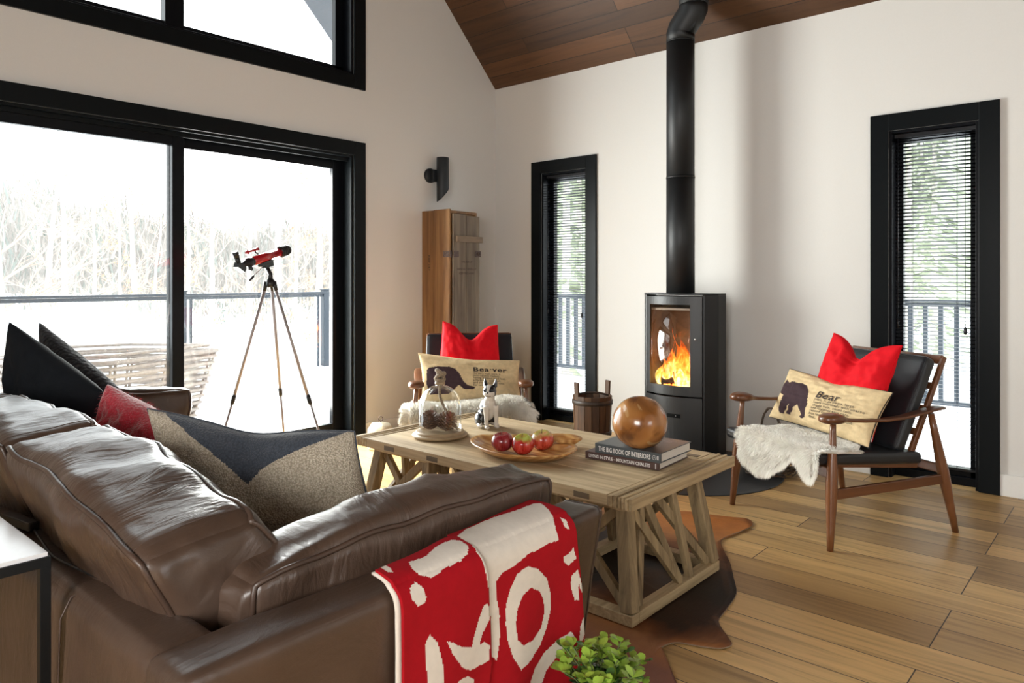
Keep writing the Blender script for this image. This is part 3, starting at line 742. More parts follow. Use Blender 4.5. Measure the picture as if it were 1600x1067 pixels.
def make_armchair():
    t = thing('armchair', '', 'armchair', (0, 0, 0))
    W = .3675; D = .773
    for s in (-1, 1):
        # front leg: turned, swelling at the rails, thin under the knob
        A = Vector((s*W, 0, 0)); Bt = Vector((s*(W-.03), .045, .585)); P = []; rr = []
        for k, r in ((0, .0145), (.15, .018), (.38, .025), (.5, .027), (.62, .025), (.8, .018), (.93, .014), (1, .0135)):
            P.append(A.lerp(Bt, k)); rr.append(r)
        ms = MB(); ms.tube(P, rr, 16); ms.build('front_leg', M_wal, t, world=False)
        A = Vector((s*W, D, 0)); Bt = Vector((s*(W-.025), .640, .59)); P = []; rr = []
        for k, r in ((0, .0145), (.2, .019), (.42, .026), (.52, .027), (.66, .023), (.85, .0175), (1, .0145)):
            P.append(A.lerp(Bt, k)); rr.append(r)
        ms = MB(); ms.tube(P, rr, 16); ms.build('back_leg', M_wal, t, world=False)
        # armrest: oval knob in front, thin dipped rail, wide paddle at the back
        x = s*(W-.03); ms = MB()
        Z = Vector((0, 0, 1)); X = Vector((1, 0, 0))
        def sec(y, z, a, b, dx=0): return ((x+s*dx, (.045+y if y < .08 else .125+(y-.08)*.895), z), a, b, X, Z)
        lofts(ms, [sec(-.070, .600, .004, .003), sec(-.065, .600, .025, .014), sec(-.048, .601, .041, .021), sec(-.014, .602, .050, .0255), sec(.022, .600, .045, .0235), sec(.05, .596, .030, .018), sec(.070, .592, .018, .013),
                   sec(.10, .586, .0135, .010), sec(.2, .579, .0165, .0095), sec(.32, .576, .021, .009, .004), sec(.44, .582, .027, .0085, .008), sec(.56, .598, .033, .0085, .010), sec(.65, .612, .036, .009, .010), sec(.70, .616, .035, .009, .008), sec(.735, .614, .026, .008, .004), sec(.75, .612, .008, .004, .002)], 18)
        ms.build('armrest', M_walx, t, world=False)
        # side stretcher and seat rail
        ms = MB(); ms.bar((s*(W-.013), .015, .252), (s*(W-.012), .725, .268), .019, .048); ms.build('side_stretcher', M_walx, t, bevel=.005, world=False)
        ms = MB(); ms.bar((s*(W-.075), -.01, .388), (s*(W-.075), .60, .335), .022, .038); ms.build('seat_rail', M_walx, t, bevel=.004, world=False)
        ms = MB(); ms.bar((s*(W-.075), .535, .33), (s*(W-.075), .785, .858), .022, .032, up=(0, 1, 0), ht2=.024); ms.build('back_post', M_wal, t, bevel=.005, world=False)
    ms = MB(); ms.bar((-(W-.02), .012, .355), (W-.02, .012, .355), .022, .05); ms.build('front_rail', M_walx, t, bevel=.004, world=False)
    ms = MB(); ms.bar((-(W-.02), .70, .315), (W-.02, .70, .315), .022, .045); ms.build('rear_rail', M_walx, t, bevel=.004, world=False)
    ms = MB(); ms.bar((-(W-.075), .776, .842), (W-.075, .776, .842), .018, .045); ms.build('top_rail', M_walx, t, bevel=.004, world=False)
    for k in range(3):
        f = .25+.22*k; y = lerp(.555, .79, f); z = lerp(.36, .87, f)
        ms = MB(); ms.bar((-(W-.08), y+.008, z), (W-.08, y+.008, z), .012, .035); ms.build('back_slat', M_walx, t, bevel=.003, world=False)
    def seatwarp(P, p):
        P = P.copy(); P.z += -.045*((P.y+.07)/.65)-.0*p[0]; return P
    pt = cushion((-.335, -.072, .387), (.335, .60, .447), .022, (.0, .004, .008), seatwarp, wr=.0015, seed=2)
    ms = MB(); cushion_mesh(ms, pt, 22); ms.build('seat', M_blea, t, world=False, merge=1e-5)
    def bwarp(P, p):   # P given upright in x,(thickness y),z height -> lean
        h = P.z; base = Vector((0, .53, .39)); d = Vector((0, .265, .555)).normalized(); nn = Vector((0, d.z, -d.y))
        return base+Vector((P.x, 0, 0))+d*h+nn*(P.y-.045)
    pt = cushion((-.30, -.035, -.01), (.30, .035, .492), .024, (.002, .008, .004), bwarp, wr=.0015, seed=5)
    ms = MB(); cushion_mesh(ms, pt, 22); o = ms.build('backrest', M_blea, t, world=False, merge=1e-5)
    welt(pt, 1, -1, .003, 20).build('piping', M_blea, o, world=False)
    return t
ch = make_armchair()
def place_chair(o, O, u):
    a = math.atan2(u[1], u[0]); c = Vector((O[0]+u[0]*.3675, O[1]+u[1]*.3675, 0)); o.location = c; o.rotation_euler = (0, 0, a)
    WM[o.name] = Matrix.Translation(c) @ Matrix.Rotation(a, 4, 'Z')
    return WM[o.name]
def unit(a, b): l = math.hypot(a, b); return (a/l, b/l)
C2 = place_chair(ch, (-1.751, 3.849), unit(.869, -.495))
tag(ch, 'walnut armchair with black leather cushions and the bear pillow, right of the stove')
ch1 = copy_tree(ch)
C1 = place_chair(ch1, (-3.394, 2.935), unit(.69957, .71456))
tag(ch1, 'walnut armchair with black leather cushions and the beaver pillow, in the corner')
for o in (ch, ch1): o['group'] = 'walnut armchairs'
# ---------------------------------------------------------------- stove
M_iron = plain('dark_grey_steel', (.010, .011, .012), .45, bmp=.04, bscale=300, vary=.05)
M_iron2 = plain('grey_satin_steel', (.030, .031, .032), .42, bmp=.04, bscale=300, vary=.05)
M_pipe = plain('black_flue_enamel', (.007, .008, .009), .5, bmp=.03, bscale=300, vary=.05)
SXc, SYb, SZ = -2.535, 4.83, 1.15
st = thing('wood_stove', 'tall dark steel wood stove with curved glass door and burning fire', 'stove', (SXc, 4.68, .008))
xl, xr = SXc-.292, SXc+.292
def sarc(r_, hw, y0, n=16, x=SXc):   # front arc points across +-hw, bulging to -y
    out = []
    for i in range(n+1):
        xx = -hw+2*hw*i/n; out.append((x+xx, y0-r_*(1-(xx/hw)**2)))
    return out
# body shell: side panels with chamfered front pillars
for s in (-1, 1):
    xo = SXc+s*.292; ms = MB()
    pl = [(xo, SYb), (xo, 4.715), (xo-s*.006, 4.702), (xo-s*.060, 4.625), (xo-s*.074, 4.622), (xo-s*.074, 4.66), (xo-s*.03, 4.72), (xo-s*.03, SYb)]
    ms.prism(pl, lambda a, b: (a, b, .03), lambda a, b: (a, b, SZ-.012)); ms.build('side_panel', M_iron, st, bevel=.002)
ms = MB(); ms.box(xl+.03, xr-.03, SYb-.02, SYb, .03, SZ-.02); ms.build('back_panel', M_iron, st)

ms = MB(); top = [(xr, SYb), (xr, 4.71), (xr-.066, 4.62)]+[(a, b) for a, b in reversed(sarc(.058, .222, 4.615))]+[(xl+.066, 4.62), (xl, 4.71), (xl, SYb)]
ms.prism(top, lambda a, b: (a, b, SZ-.012), lambda a, b: (a, b, SZ)); ms.build('top_plate', M_iron, st, bevel=.002)
ms = MB(); ms.prism([(a, b) for a, b in top], lambda a, b: (SXc+(a-SXc)*.94, 4.7+(b-4.7)*.94, .008), lambda a, b: (SXc+(a-SXc)*.94, 4.7+(b-4.7)*.94, .035)); ms.build('plinth', M_iron, st)
def curved(z0_, z1_, x0f=-1, x1f=1, y0=4.618, bulge=.056, hw=.216, t=.02, n=16):
    def P(i, zz, d): xx = lerp(x0f, x1f, i/n)*hw; return (SXc+xx, y0+d-bulge*(1-(xx/hw)**2), zz)
    vs = []
    for i in range(n+1): vs += [P(i, z0_, 0), P(i, z1_, 0), P(i, z1_, t), P(i, z0_, t)]
    fs = []
    for i in range(n):
        for k in range(4):
            l = (k+1) % 4; fs.append((i*4+k, i*4+l, i*4+4+l, i*4+4+k))
    fs += [(0, 1, 2, 3), (n*4+3, n*4+2, n*4+1, n*4)]
    return vs, fs
dz0, dz1 = .44, 1.128; gz0, gz1 = .505, 1.072; gx0, gx1 = -.84, .66
ms = MB()
for a in (curved(dz0, gz0), curved(gz1, dz1), curved(gz0, gz1, -1, gx0), curved(gz0, gz1, gx1, 1)): ms.add(*a, 0, False)
dr = ms.build('door', M_iron2, st, merge=1e-5)
M_fireglass = glass('fire_door_glass', (.96, .93, .9), .03, .25, .25)
ms = MB(); ms.add(*curved(gz0-.003, gz1+.003, gx0-.02, gx1+.02, y0=4.626, t=.004), 0, True); ms.build('glass', M_fireglass, dr)
M_chrome = plain('brushed_steel', (.45, .45, .46), .25, 1)
ms = MB(); hx = SXc+.83*.216; hy = 4.618-.056*(1-.83**2)
ms.lathe([(.007, 0), (.007, .012), (.003, .014), (.0005, .014)], 14, (hx, hy, .835), Matrix.Rotation(PI/2, 3, 'X')); ms.build('latch', M_chrome, dr)
ms = MB(); ms.add(*curved(.045, dz0-.012), 0, False); lo = ms.build('drawer_panel', M_iron2, st, merge=1e-5)
ms = MB(); ms.add(*curved(.285, .312, -.10, .36, y0=4.6155, t=.004), 0, False); ms.build('air_slot', M_black, lo)
ms = MB(); ms.lathe([(.0045, 0), (.0045, .006), (.0005, .007)], 12, (SXc+.22*.216, 4.618-.056*.95-.002, .2985), Matrix.Rotation(PI/2, 3, 'X')); ms.build('air_control', M_chrome, lo)
# firebox
M_fb = plain('firebrick', (.09, .075, .06), .8, bmp=.3, bscale=30, vary=.2); M_soot = plain('upper_baffle', (.35, .33, .30), .6, vary=.1)
ms = MB(); ms.box(SXc-.185, SXc+.185, 4.63, 4.80, .47, .49); ms.box(SXc-.185, SXc+.185, 4.78, 4.80, .49, 1.10); ms.box(SXc-.197, SXc-.185, 4.63, 4.80, .47, 1.10); ms.box(SXc+.185, SXc+.197, 4.63, 4.80, .47, 1.10)
fb = ms.build('firebox', M_fb, st)
ms = MB(); ms.box(SXc-.185, SXc+.185, 4.63, 4.79, 1.03, 1.045); ms.build('baffle_plate', M_soot, fb)
M_log = plain('charred_log', (.05, .03, .02), .9, bmp=.8, bscale=30, vary=.4)
R = random.Random(2)
logs = [((-.13, 4.70, .52), (.13, 4.66, .525), .032), ((-.11, 4.64, .525), (.12, 4.74, .53), .028), ((.0, 4.62, .57), (.12, 4.74, .61), .024)]
for a, b, r in logs:
    ms = MB(); P = [Vector((SXc+a[0], a[1], a[2])).lerp(Vector((SXc+b[0], b[1], b[2])), k/6) for k in range(7)]
    ms.tube(P, [r*R.uniform(.85, 1.1) for _ in P], 10); ms.build('log', M_log, st)
def flame_mat():
    m, nt, bs = newmat('flame'); nt.nodes.remove(bs)
    tc = nt.nodes.new('ShaderNodeTexCoord'); sp = nt.nodes.new('ShaderNodeSeparateXYZ'); L(nt, tc, 'Object', sp, 0)
    mr = nt.nodes.new('ShaderNodeMapRange'); mr.inputs['From Min'].default_value = .49; mr.inputs['From Max'].default_value = .95
    L(nt, sp, 'Z', mr, 0)
    n = noise_n(nt, coords(nt, (16, 16, 6.5)), 1, 4, .6, 1.8)
    ad = nt.nodes.new('ShaderNodeMath'); ad.operation = 'MULTIPLY_ADD'; L(nt, n, 'Fac', ad, 0); ad.inputs[1].default_value = 1.5; ad.inputs[2].default_value = -.75
    a2 = nt.nodes.new('ShaderNodeMath'); a2.operation = 'ADD'; L(nt, mr, 0, a2, 0); L(nt, ad, 0, a2, 1)
    r = ramp(nt, a2, 0, [(.0, (1, .78, .30)), (.16, (1, .42, .06)), (.42, (1, .17, .012)), (.8, (.5, .045, .004))])
    lw = nt.nodes.new('ShaderNodeLayerWeight'); lw.inputs[0].default_value = .5
    inv = nt.nodes.new('ShaderNodeMapRange'); inv.inputs['From Min'].default_value = .15; inv.inputs['From Max'].default_value = .95; inv.inputs['To Min'].default_value = .9; inv.inputs['To Max'].default_value = 0; L(nt, lw, 'Facing', inv, 0)
    st_ = ramp(nt, a2, 0, [(0, (1, 1, 1)), (.35, (.55, .55, .55)), (1, (.03, .03, .03))])
    mu = nt.nodes.new('ShaderNodeMath'); mu.operation = 'MULTIPLY'; L(nt, inv, 0, mu, 0); L(nt, st_, 0, mu, 1)
    e = nt.nodes.new('ShaderNodeEmission'); L(nt, r, 0, e, 0)
    s2 = nt.nodes.new('ShaderNodeMapRange'); s2.inputs['To Min'].default_value = 4.2; s2.inputs['To Max'].default_value = .7; L(nt, a2, 0, s2, 0); L(nt, s2, 0, e, 1)
    t = nt.nodes.new('ShaderNodeBsdfTransparent'); mx = nt.nodes.new('ShaderNodeMixShader'); L(nt, mu, 0, mx, 0); L(nt, t, 0, mx, 1); L(nt, e, 0, mx, 2)
    L(nt, mx, 0, nt.nodes['Material Output'], 0); return m
M_flame = flame_mat()
R = random.Random(8)
fl = [(.02, 4.66, .46, .060), (.065, 4.69, .38, .058), (-.03, 4.68, .36, .052), (.11, 4.66, .36, .045), (-.09, 4.67, .25, .042), (.05, 4.62, .27, .05), (-.13, 4.65, .18, .034), (.14, 4.70, .26, .036), (0, 4.73, .40, .065), (.09, 4.61, .20, .038), (-.08, 4.73, .30, .05), (.10, 4.74, .42, .06)]
for k, (dx, y, h, r) in enumerate(fl):
    ms = MB(); P = []; rr = []; n = 14
    for i in range(n+1):
        t = i/n; P.append((SXc+dx+.05*t*math.sin(2.1*t*2+k*1.7)-.03*t*t, y+.018+.02*math.sin(3*t+k), .50+h*t)); rr.append(max(.0008, r*(math.sin(PI*min(1, t*1.15+.22))**.9 if t < .68 else math.sin(PI*min(1, .68*1.15+.22))**.9*(1-(t-.68)/.32)**1.2)+.001))
    ms.tube(P, rr, 16, caps=False); ms.build('flame', M_flame, st)
ms = MB(); 
for k in range(60):
    a = R.uniform(0, 2*PI); ms.ell((SXc+.12*math.cos(a)*R.random()**.5, 4.68+.06*math.sin(a)*R.random()**.5, .497), R.uniform(.006, .014), 5)
ms.build('embers', emis('glowing_embers', (1, .22, .03), 6), st)
fl_ = bpy.data.lights.new('fire_glow', 'POINT'); fl_.energy = 4; fl_.color = (1, .36, .08); fl_.shadow_soft_size = .05
flo = bpy.data.objects.new('fire_glow', fl_); C.objects.link(flo); flo.location = (SXc+.03, 4.645, .70)
# flue pipe (stands on the stove, rises and jogs sideways into the ceiling)
fp_ = thing('flue_pipe', 'black flue pipe rising from the stove top and jogging sideways below the ceiling', 'stovepipe', (SXc, 4.70, SZ))
def psec(name, pts, r, par=fp_):
    ms = MB(); ms.tube(pts, r, 40); return ms.build(name, M_pipe, par)
PR = .099; px_, py_ = -2.51, 4.67
psec('lower_section', [(px_, py_, SZ), (px_, py_, 1.97)], PR); psec('seam_ring', [(px_, py_, 1.962), (px_, py_, 1.972)], PR+.0018)
psec('upper_section', [(px_, py_, 1.97), (px_, py_, 2.93)], PR-.001); psec('seam_ring', [(px_, py_, 2.922), (px_, py_, 2.93)], PR+.0018)
psec('elbow', [(px_, py_, 2.93), (px_, py_, 2.985), (px_+.012, py_, 3.02), (px_+.085, py_, 3.105), (px_+.1, py_, 3.135), (px_+.1, py_, 3.17)], PR)
psec('ceiling_section', [(px_+.1, py_, 3.16), (px_+.1, py_, 3.50)], PR+.002)
ms = MB(); ms.lathe([(0, 0), (.617, 0), (.62, .003), (.617, .006), (0, .006)], 96, (-2.32, 4.375, 0)); tag(ms.build('hearth_plate', plain('grey_steel_plate', (.035, .04, .045), .35, vary=.06), top=False), 'round dark steel floor plate under the wood stove', 'hearth plate')
# ---------------------------------------------------------------- pillows
def knit(name, col, scale=90, bmp=.8, rough=.85, col2=None, sheen=.2):
    m, nt, bs = newmat(name)
    v = nt.nodes.new('ShaderNodeTexVoronoi'); v.inputs['Scale'].default_value = scale; L(nt, coords(nt), 0, v, 'Vector')
    r = ramp(nt, v, 'Distance', [(.0, col), (.75, col2 or tuple(c*.55 for c in col))]); L(nt, r, 0, bs, 'Base Color')
    bs.inputs['Roughness'].default_value = rough; bs.inputs['Sheen Weight'].default_value = sheen
    inv = nt.nodes.new('ShaderNodeMath'); inv.operation = 'SUBTRACT'; inv.inputs[0].default_value = 1; L(nt, v, 'Distance', inv, 1)
    bump(nt, bs, inv, 0, bmp, .004); return m
def weave(name, col, rough=.85, sc=500, bmp=.25, vary=.1, sheen=0):
    m, nt, bs = newmat(name)
    wv = nt.nodes.new('ShaderNodeTexWave'); wv.inputs['Scale'].default_value = sc; wv.bands_direction = 'DIAGONAL'; wv.inputs['Distortion'].default_value = 2; L(nt, coords(nt), 0, wv, 'Vector')
    n = noise_n(nt, coords(nt), 45, 5); r = ramp(nt, n, 'Fac', [(.3, tuple(c*(1-vary) for c in col)), (.7, tuple(min(1, c*(1+vary)) for c in col))])
    L(nt, r, 0, bs, 'Base Color'); bs.inputs['Roughness'].default_value = rough; bs.inputs['Specular IOR Level'].default_value = .2
    if sheen: bs.inputs['Sheen Weight'].default_value = sheen
    bump(nt, bs, n, 'Fac', bmp, .002); return m
def pillow_fn(TL, TR, BR, BL, T=.07, pinch=.05, sag=0, sagw=.4, wr=.005, seed=0, flip=1, edge=.0, chop=0):
    TL, TR, BR, BL = map(Vector, (TL, TR, BR, BL))
    N = ((TR-TL)+(BR-BL)).cross((TL-BL)+(TR-BR)).normalized()*flip
    def P(u, v, side, off=0):
        uu = u*(1-pinch*(1-v*v)); vv = v*(1-pinch*(1-u*u))
        g = math.exp(-(u/sagw)**2)
        vv -= sag*g*max(0, (v+1)/2)**3
        a = (uu+1)/2; b = (vv+1)/2
        q = (BL.lerp(BR, a)).lerp(TL.lerp(TR, a), b)
        e = max(0, (1-u*u))*max(0, (1-v*v)); t = T*e**.42
        if chop: t *= 1-chop*math.exp(-(u/.16)**2)*max(0, v)**1
        k = 3.2
        rad = noise.noise(Vector((u*k, v*k, seed)))+.5*noise.noise(Vector((u*k*2.3, v*k*2.3, seed+5)))
        t += wr*rad*min(1, e*4)
        fold = noise.noise(Vector((math.atan2(v, u)*3.2, seed*3, math.hypot(u, v)*.8)))
        t += wr*1.2*fold*min(1, e*5)*max(0, math.hypot(u, v)-.35)
        return q+N*side*(t+off)+N*edge*(1-abs(u))
    return P, N
def pillow(name, mats, fn, label, cat='pillow', n=44, matf=None, pipe=None, pr=.004, nf=None, group=None, back=None):
    P, N = fn; nf = nf or n
    def w(t): t = t*2-1; return math.copysign(abs(math.sin(t*PI/2)), t)*.6+.4*t
    ms = MB()
    ms.grid(lambda a, b: P(w(a), w(b), 1), nf, nf, (lambda a, b: matf(w(a), w(b))) if matf else 0)
    ms.grid(lambda a, b: P(w(a), w(b), -1), n, n, back or 0, flip=True)
    if n == nf: o = ms.build(name, mats, merge=1e-6)
    else: o = ms.build(name, mats)
    tag(o, label, cat, group)
    if pipe:
        path = [P(w(k/30), -1, 0) for k in range(30)]+[P(1, w(k/30), 0) for k in range(30)]+[P(-w(k/30), 1, 0) for k in range(30)]+[P(-1, -w(k/30), 0) for k in range(30)]
        m2 = MB(); m2.tube(path, pr, 6, closed=True); m2.build('piping', pipe, o)
    return o
def text_mesh(s, size, off=0.0, align='LEFT', bold=0, spacing=1, xs=1, shear=0):
    cu = bpy.data.curves.new('lettering', 'FONT'); cu.body = s; cu.size = size; cu.align_x = align; cu.offset = bold; cu.space_character = spacing
    cu.resolution_u = 3; cu.shear = shear
    o = bpy.data.objects.new('lettering_tmp', cu); C.objects.link(o)
    dg = bpy.context.evaluated_depsgraph_get(); me = bpy.data.meshes.new_from_object(o.evaluated_get(dg))
    vs = [(v.co.x*xs, v.co.y) for v in me.vertices]; fs = [list(p.vertices) for p in me.polygons]
    bpy.data.objects.remove(o); bpy.data.curves.remove(cu); bpy.data.meshes.remove(me)
    return vs, fs
M_red = weave('red_linen', (.68, .004, .012), .8, vary=.06)
M_bur = weave('natural_burlap', (.68, .52, .30), .9, bmp=.4, vary=.1)
M_print = weave('dark_brown_print', (.055, .032, .038), .9, bmp=.4, vary=.1)
M_ink = plain('dark_ink', (.03, .018, .016), .8)
M_blkpipe = plain('black_piping', (.012, .012, .014), .7)
def on_pillow(name, parent, P, lines, mat=M_ink, off=.0045):
    """lines: (text, u, v, size_u, size_v, bold, spacing, slope) mapped on the pillow front"""
    ms = MB()
    for s, u0, v0, su, sv, bold, sp, sl in lines:
        vs, fs = text_mesh(s, 1.0, bold=bold, spacing=sp)
        ms.add([P(u0+x*su, v0+y*sv+sl*x*su, 1, off) for x, y in vs], fs, 0, False)
    return ms.build(name, mat, parent)
# bear pillow
bearp = [(-0.95, -0.02), (-0.95, 0.09), (-0.96, 0.28), (-0.93, 0.43), (-0.89, 0.55), (-0.84, 0.48), (-0.77, 0.43), (-0.71, 0.49), (-0.65, 0.51), (-0.58, 0.49), (-0.45, 0.53), (-0.35, 0.49), (-0.27, 0.34), (-0.22, 0.18), (-0.17, -0.16), (-0.15, -0.44), (-0.14, -0.59), (-0.14, -0.72), (-0.18, -0.78), (-0.23, -0.79), (-0.25, -0.73), (-0.22, -0.67), (-0.27, -0.5), (-0.32, -0.40), (-0.36, -0.34), (-0.41, -0.5), (-0.44, -0.66), (-0.45, -0.77), (-0.53, -0.78), (-0.55, -0.71), (-0.53, -0.59), (-0.53, -0.44), (-0.54, -0.38), (-0.56, -0.56), (-0.59, -0.70), (-0.58, -0.80), (-0.68, -0.80), (-0.74, -0.71), (-0.79, -0.55), (-0.80, -0.41), (-0.79, -0.29), (-0.80, -0.18), (-0.83, -0.08), (-0.89, -0.05)]
fn = pillow_fn((-1.542, 4.144, .742), (-.927, 3.811, .708), (-1.002, 3.692, .455), (-1.633, 4.07, .47), T=.070, pinch=.06, sag=.10, sagw=.30, wr=.011, seed=3)
P, N = fn
pb = pillow('bear_pillow', [M_bur, M_print], fn, 'burlap pillow printed with a brown bear and the word Bear', nf=150, matf=lambda u, v: 1 if inpoly(u, v, bearp) else 0, pipe=M_blkpipe, pr=.0028)
bl = ['(bâr), n.,pl bears. large', 'heavy mammals with coarse', 'shaggy hair, short tails,', 'and rudimentary ears,', 'related to the dog family', 'but have an omnivorous', 'diet.']
on_pillow('printed_text', pb, P, [('Bear', -.03, .12, .215, .42, .012, 1.12, .06)]+[(t, -.035-.0*i, .0-.115*i, .076, .135, .006, 1.05, .12) for i, t in enumerate(bl)])
ms = MB(); q0 = P(.985, -.80, 0); q1 = P(.99, -.62, 0); uu = Vector((.8, -.3, 0))*.012
ms.add([q0, q0+uu, q1+uu, q1], [(0, 1, 2, 3)], 0, False); o = ms.build('fabric_tag', plain('white_label', (.7, .7, .7), .7), pb); sd = o.modifiers.new('t', 'SOLIDIFY'); sd.thickness = .001
fn = pillow_fn((-1.307, 4.16, .955), (-.915, 3.925, .925), (-1.022, 3.813, .46), (-1.448, 4.056, .465), T=.075, pinch=.07, sag=.38, sagw=.40, wr=.014, seed=8, chop=.85)
pillow('red_pillow', M_red, fn, 'bright red pillow with a dented top behind the bear pillow', nf=60, n=60, pipe=M_red, pr=.003)
# beaver pillow
bvp = [(-0.91, 0.11), (-0.9, 0.29), (-0.84, 0.4), (-0.67, 0.45), (-0.43, 0.47), (-0.31, 0.39), (-0.23, 0.17), (-0.16, -0.15), (-0.07, -0.32), (0.09, -0.4), (0.02, -0.5), (-0.15, -0.49), (-0.26, -0.31), (-0.34, -0.47), (-0.46, -0.66), (-0.83, -0.67), (-0.92, -0.24)]
fn = pillow_fn((-3.587, 3.166, .768), (-3.126, 3.638, .712), (-3.026, 3.554, .45), (-3.48, 3.09, .45), T=.068, pinch=.06, sag=.06, sagw=.5, wr=.006, seed=13)
P, N = fn
pb = pillow('beaver_pillow', [M_bur, M_print], fn, 'burlap pillow printed with a brown beaver and the word Beaver', nf=130, matf=lambda u, v: 1 if inpoly(u, v, bvp) else 0, pipe=M_bur, pr=.003)
bl = ['(be\'ver), n.pl -vers, a', 'semi-aquatic rodent', 'having webbed hind feet,', 'a flattened, scaly tail,', 'and sharp incisors used', 'for cutting trees.']
on_pillow('printed_text', pb, P, [('Bea·ver', .05, .30, .205, .30, .022, 1.12, .03)]+[(t, .045, .175-.105*i, .062, .125, .008, 1.08, .0) for i, t in enumerate(bl)])
fn = pillow_fn((-3.585, 3.383, .965), (-3.329, 3.645, .94), (-3.189, 3.574, .455), (-3.524, 3.231, .455), T=.075, pinch=.07, sag=.38, sagw=.42, wr=.009, seed=21, chop=.7)
pillow('red_pillow', M_red, fn, 'red pillow with a dented top behind the beaver pillow', nf=60, n=60, pipe=M_red, pr=.003)
# sofa pillows
M_beige = knit('oatmeal_moss_knit', (.66, .58, .46), 230, .8, col2=(.30, .25, .18)); M_navy = knit('slate_blue_knit', (.055, .068, .09), 210, .5, col2=(.025, .032, .045))
nl = [(-1.1, 1.2), (-.82, 1.0), (-0.6, 0.89), (-0.5, 0.82), (-0.36, 0.73), (-0.22, 0.60), (-0.11, 0.44), (-0.05, 0.33), (0.0, 0.29), (0.05, 0.36), (0.16, 0.52), (0.33, 0.66), (0.52, 0.78), (0.77, 0.91), (0.93, .995), (1.1, 1.1)]
def navy(u, v):
    for (a, b), (c, d) in zip(nl, nl[1:]):
        if a <= u <= c: return 1 if v > lerp(b, d, (u-a)/(c-a)) else 0
    return 0
fn = pillow_fn((-2.01, .82, .905), (-1.565, 1.16, .852), (-1.43, 1.19, .49), (-1.92, .88, .50), T=.11, pinch=.06, sag=.12, sagw=.42, wr=.010, seed=31, chop=.35)
pillow('two_tone_pillow', [M_beige, M_navy], fn, 'oatmeal knitted pillow with a slate blue back, leaning on the near sofa cushions', nf=150, n=60, matf=navy, back=1, pipe=M_navy, pr=.003)
M_velvet = plain('black_velvet', (.003, .005, .008), .8, bmp=.3, spec=.25); M_chunky = knit('midnight_chunky_knit', (.018, .024, .036), 60, 1.0, col2=(.003, .004, .007))
fn = pillow_fn((-3.25, .82, 1.09), (-2.80, .99, .85), (-2.93, .99, .482), (-3.34, .84, .53), T=.085, pinch=.03, sag=.0, wr=.012, seed=41)
pillow('velvet_pillow', M_velvet, fn, 'black velvet pillow standing at the far end of the sofa', n=40)
fn = pillow_fn((-3.50, .99, 1.07), (-3.00, 1.13, .81), (-3.05, 1.14, .482), (-3.335, 1.02, .53), T=.085, pinch=.03, wr=.006, seed=45)
pillow('chunky_knit_pillow', M_chunky, fn, 'midnight blue chunky knit pillow behind the black velvet pillow', n=60)
M_moh = knit('red_mohair', (.62, .02, .05), 120, .6, col2=(.42, .01, .025), sheen=1.0)
fn = pillow_fn((-2.62, .94, .90), (-2.36, 1.06, .77), (-2.28, 1.05, .485), (-2.74, .94, .485), T=.10, pinch=.03, wr=.022, seed=52, sag=-.03)
pm = pillow('mohair_pillow', M_moh, fn, 'fuzzy red mohair pillow between the black and the oatmeal pillows', n=50)
def fuzz(ms, P, n, ln, wd, R, umin=-1, umax=1, droop=.3, side=(1, -1), accept=None):
    for _ in range(n):
        u = R.uniform(umin, umax)*.985; v = R.uniform(-1, 1)*.985; s = R.choice(side)
        p = P(u, v, s); e = 1e-3; q = P(u+e, v, s); r = P(u, v+e, s); nn = (q-p).cross(r-p)
        if nn.length < 1e-12: continue
        nn.normalize(); nn *= s*(1 if (P(0, 0, 1)-P(0, 0, -1)).dot(nn)*s > 0 else -1) if False else 1
        if (P(0, 0, s)-P(0, 0, -s)).dot(nn) < 0: nn = -nn
        d = (nn+Vector((R.uniform(-1, 1), R.uniform(-1, 1), R.uniform(-1, 1)-droop))*.6).normalized()
        sd = d.cross(Vector((R.random(), R.random(), R.random()+.1))).normalized()*wd
        l = ln*R.uniform(.5, 1.2); mid = p+d*l*.55; tip = p+d*l+Vector((0, 0, -droop*l*.4))
        ms.add([p-sd, p+sd, mid+sd*.6, mid-sd*.6, tip], [(0, 1, 2, 3), (3, 2, 4)], 0, True)
R = random.Random(77); ms = MB(); fuzz(ms, fn[0], 5000, .014, .0005, R); ms.build('fuzz', M_moh, pm)
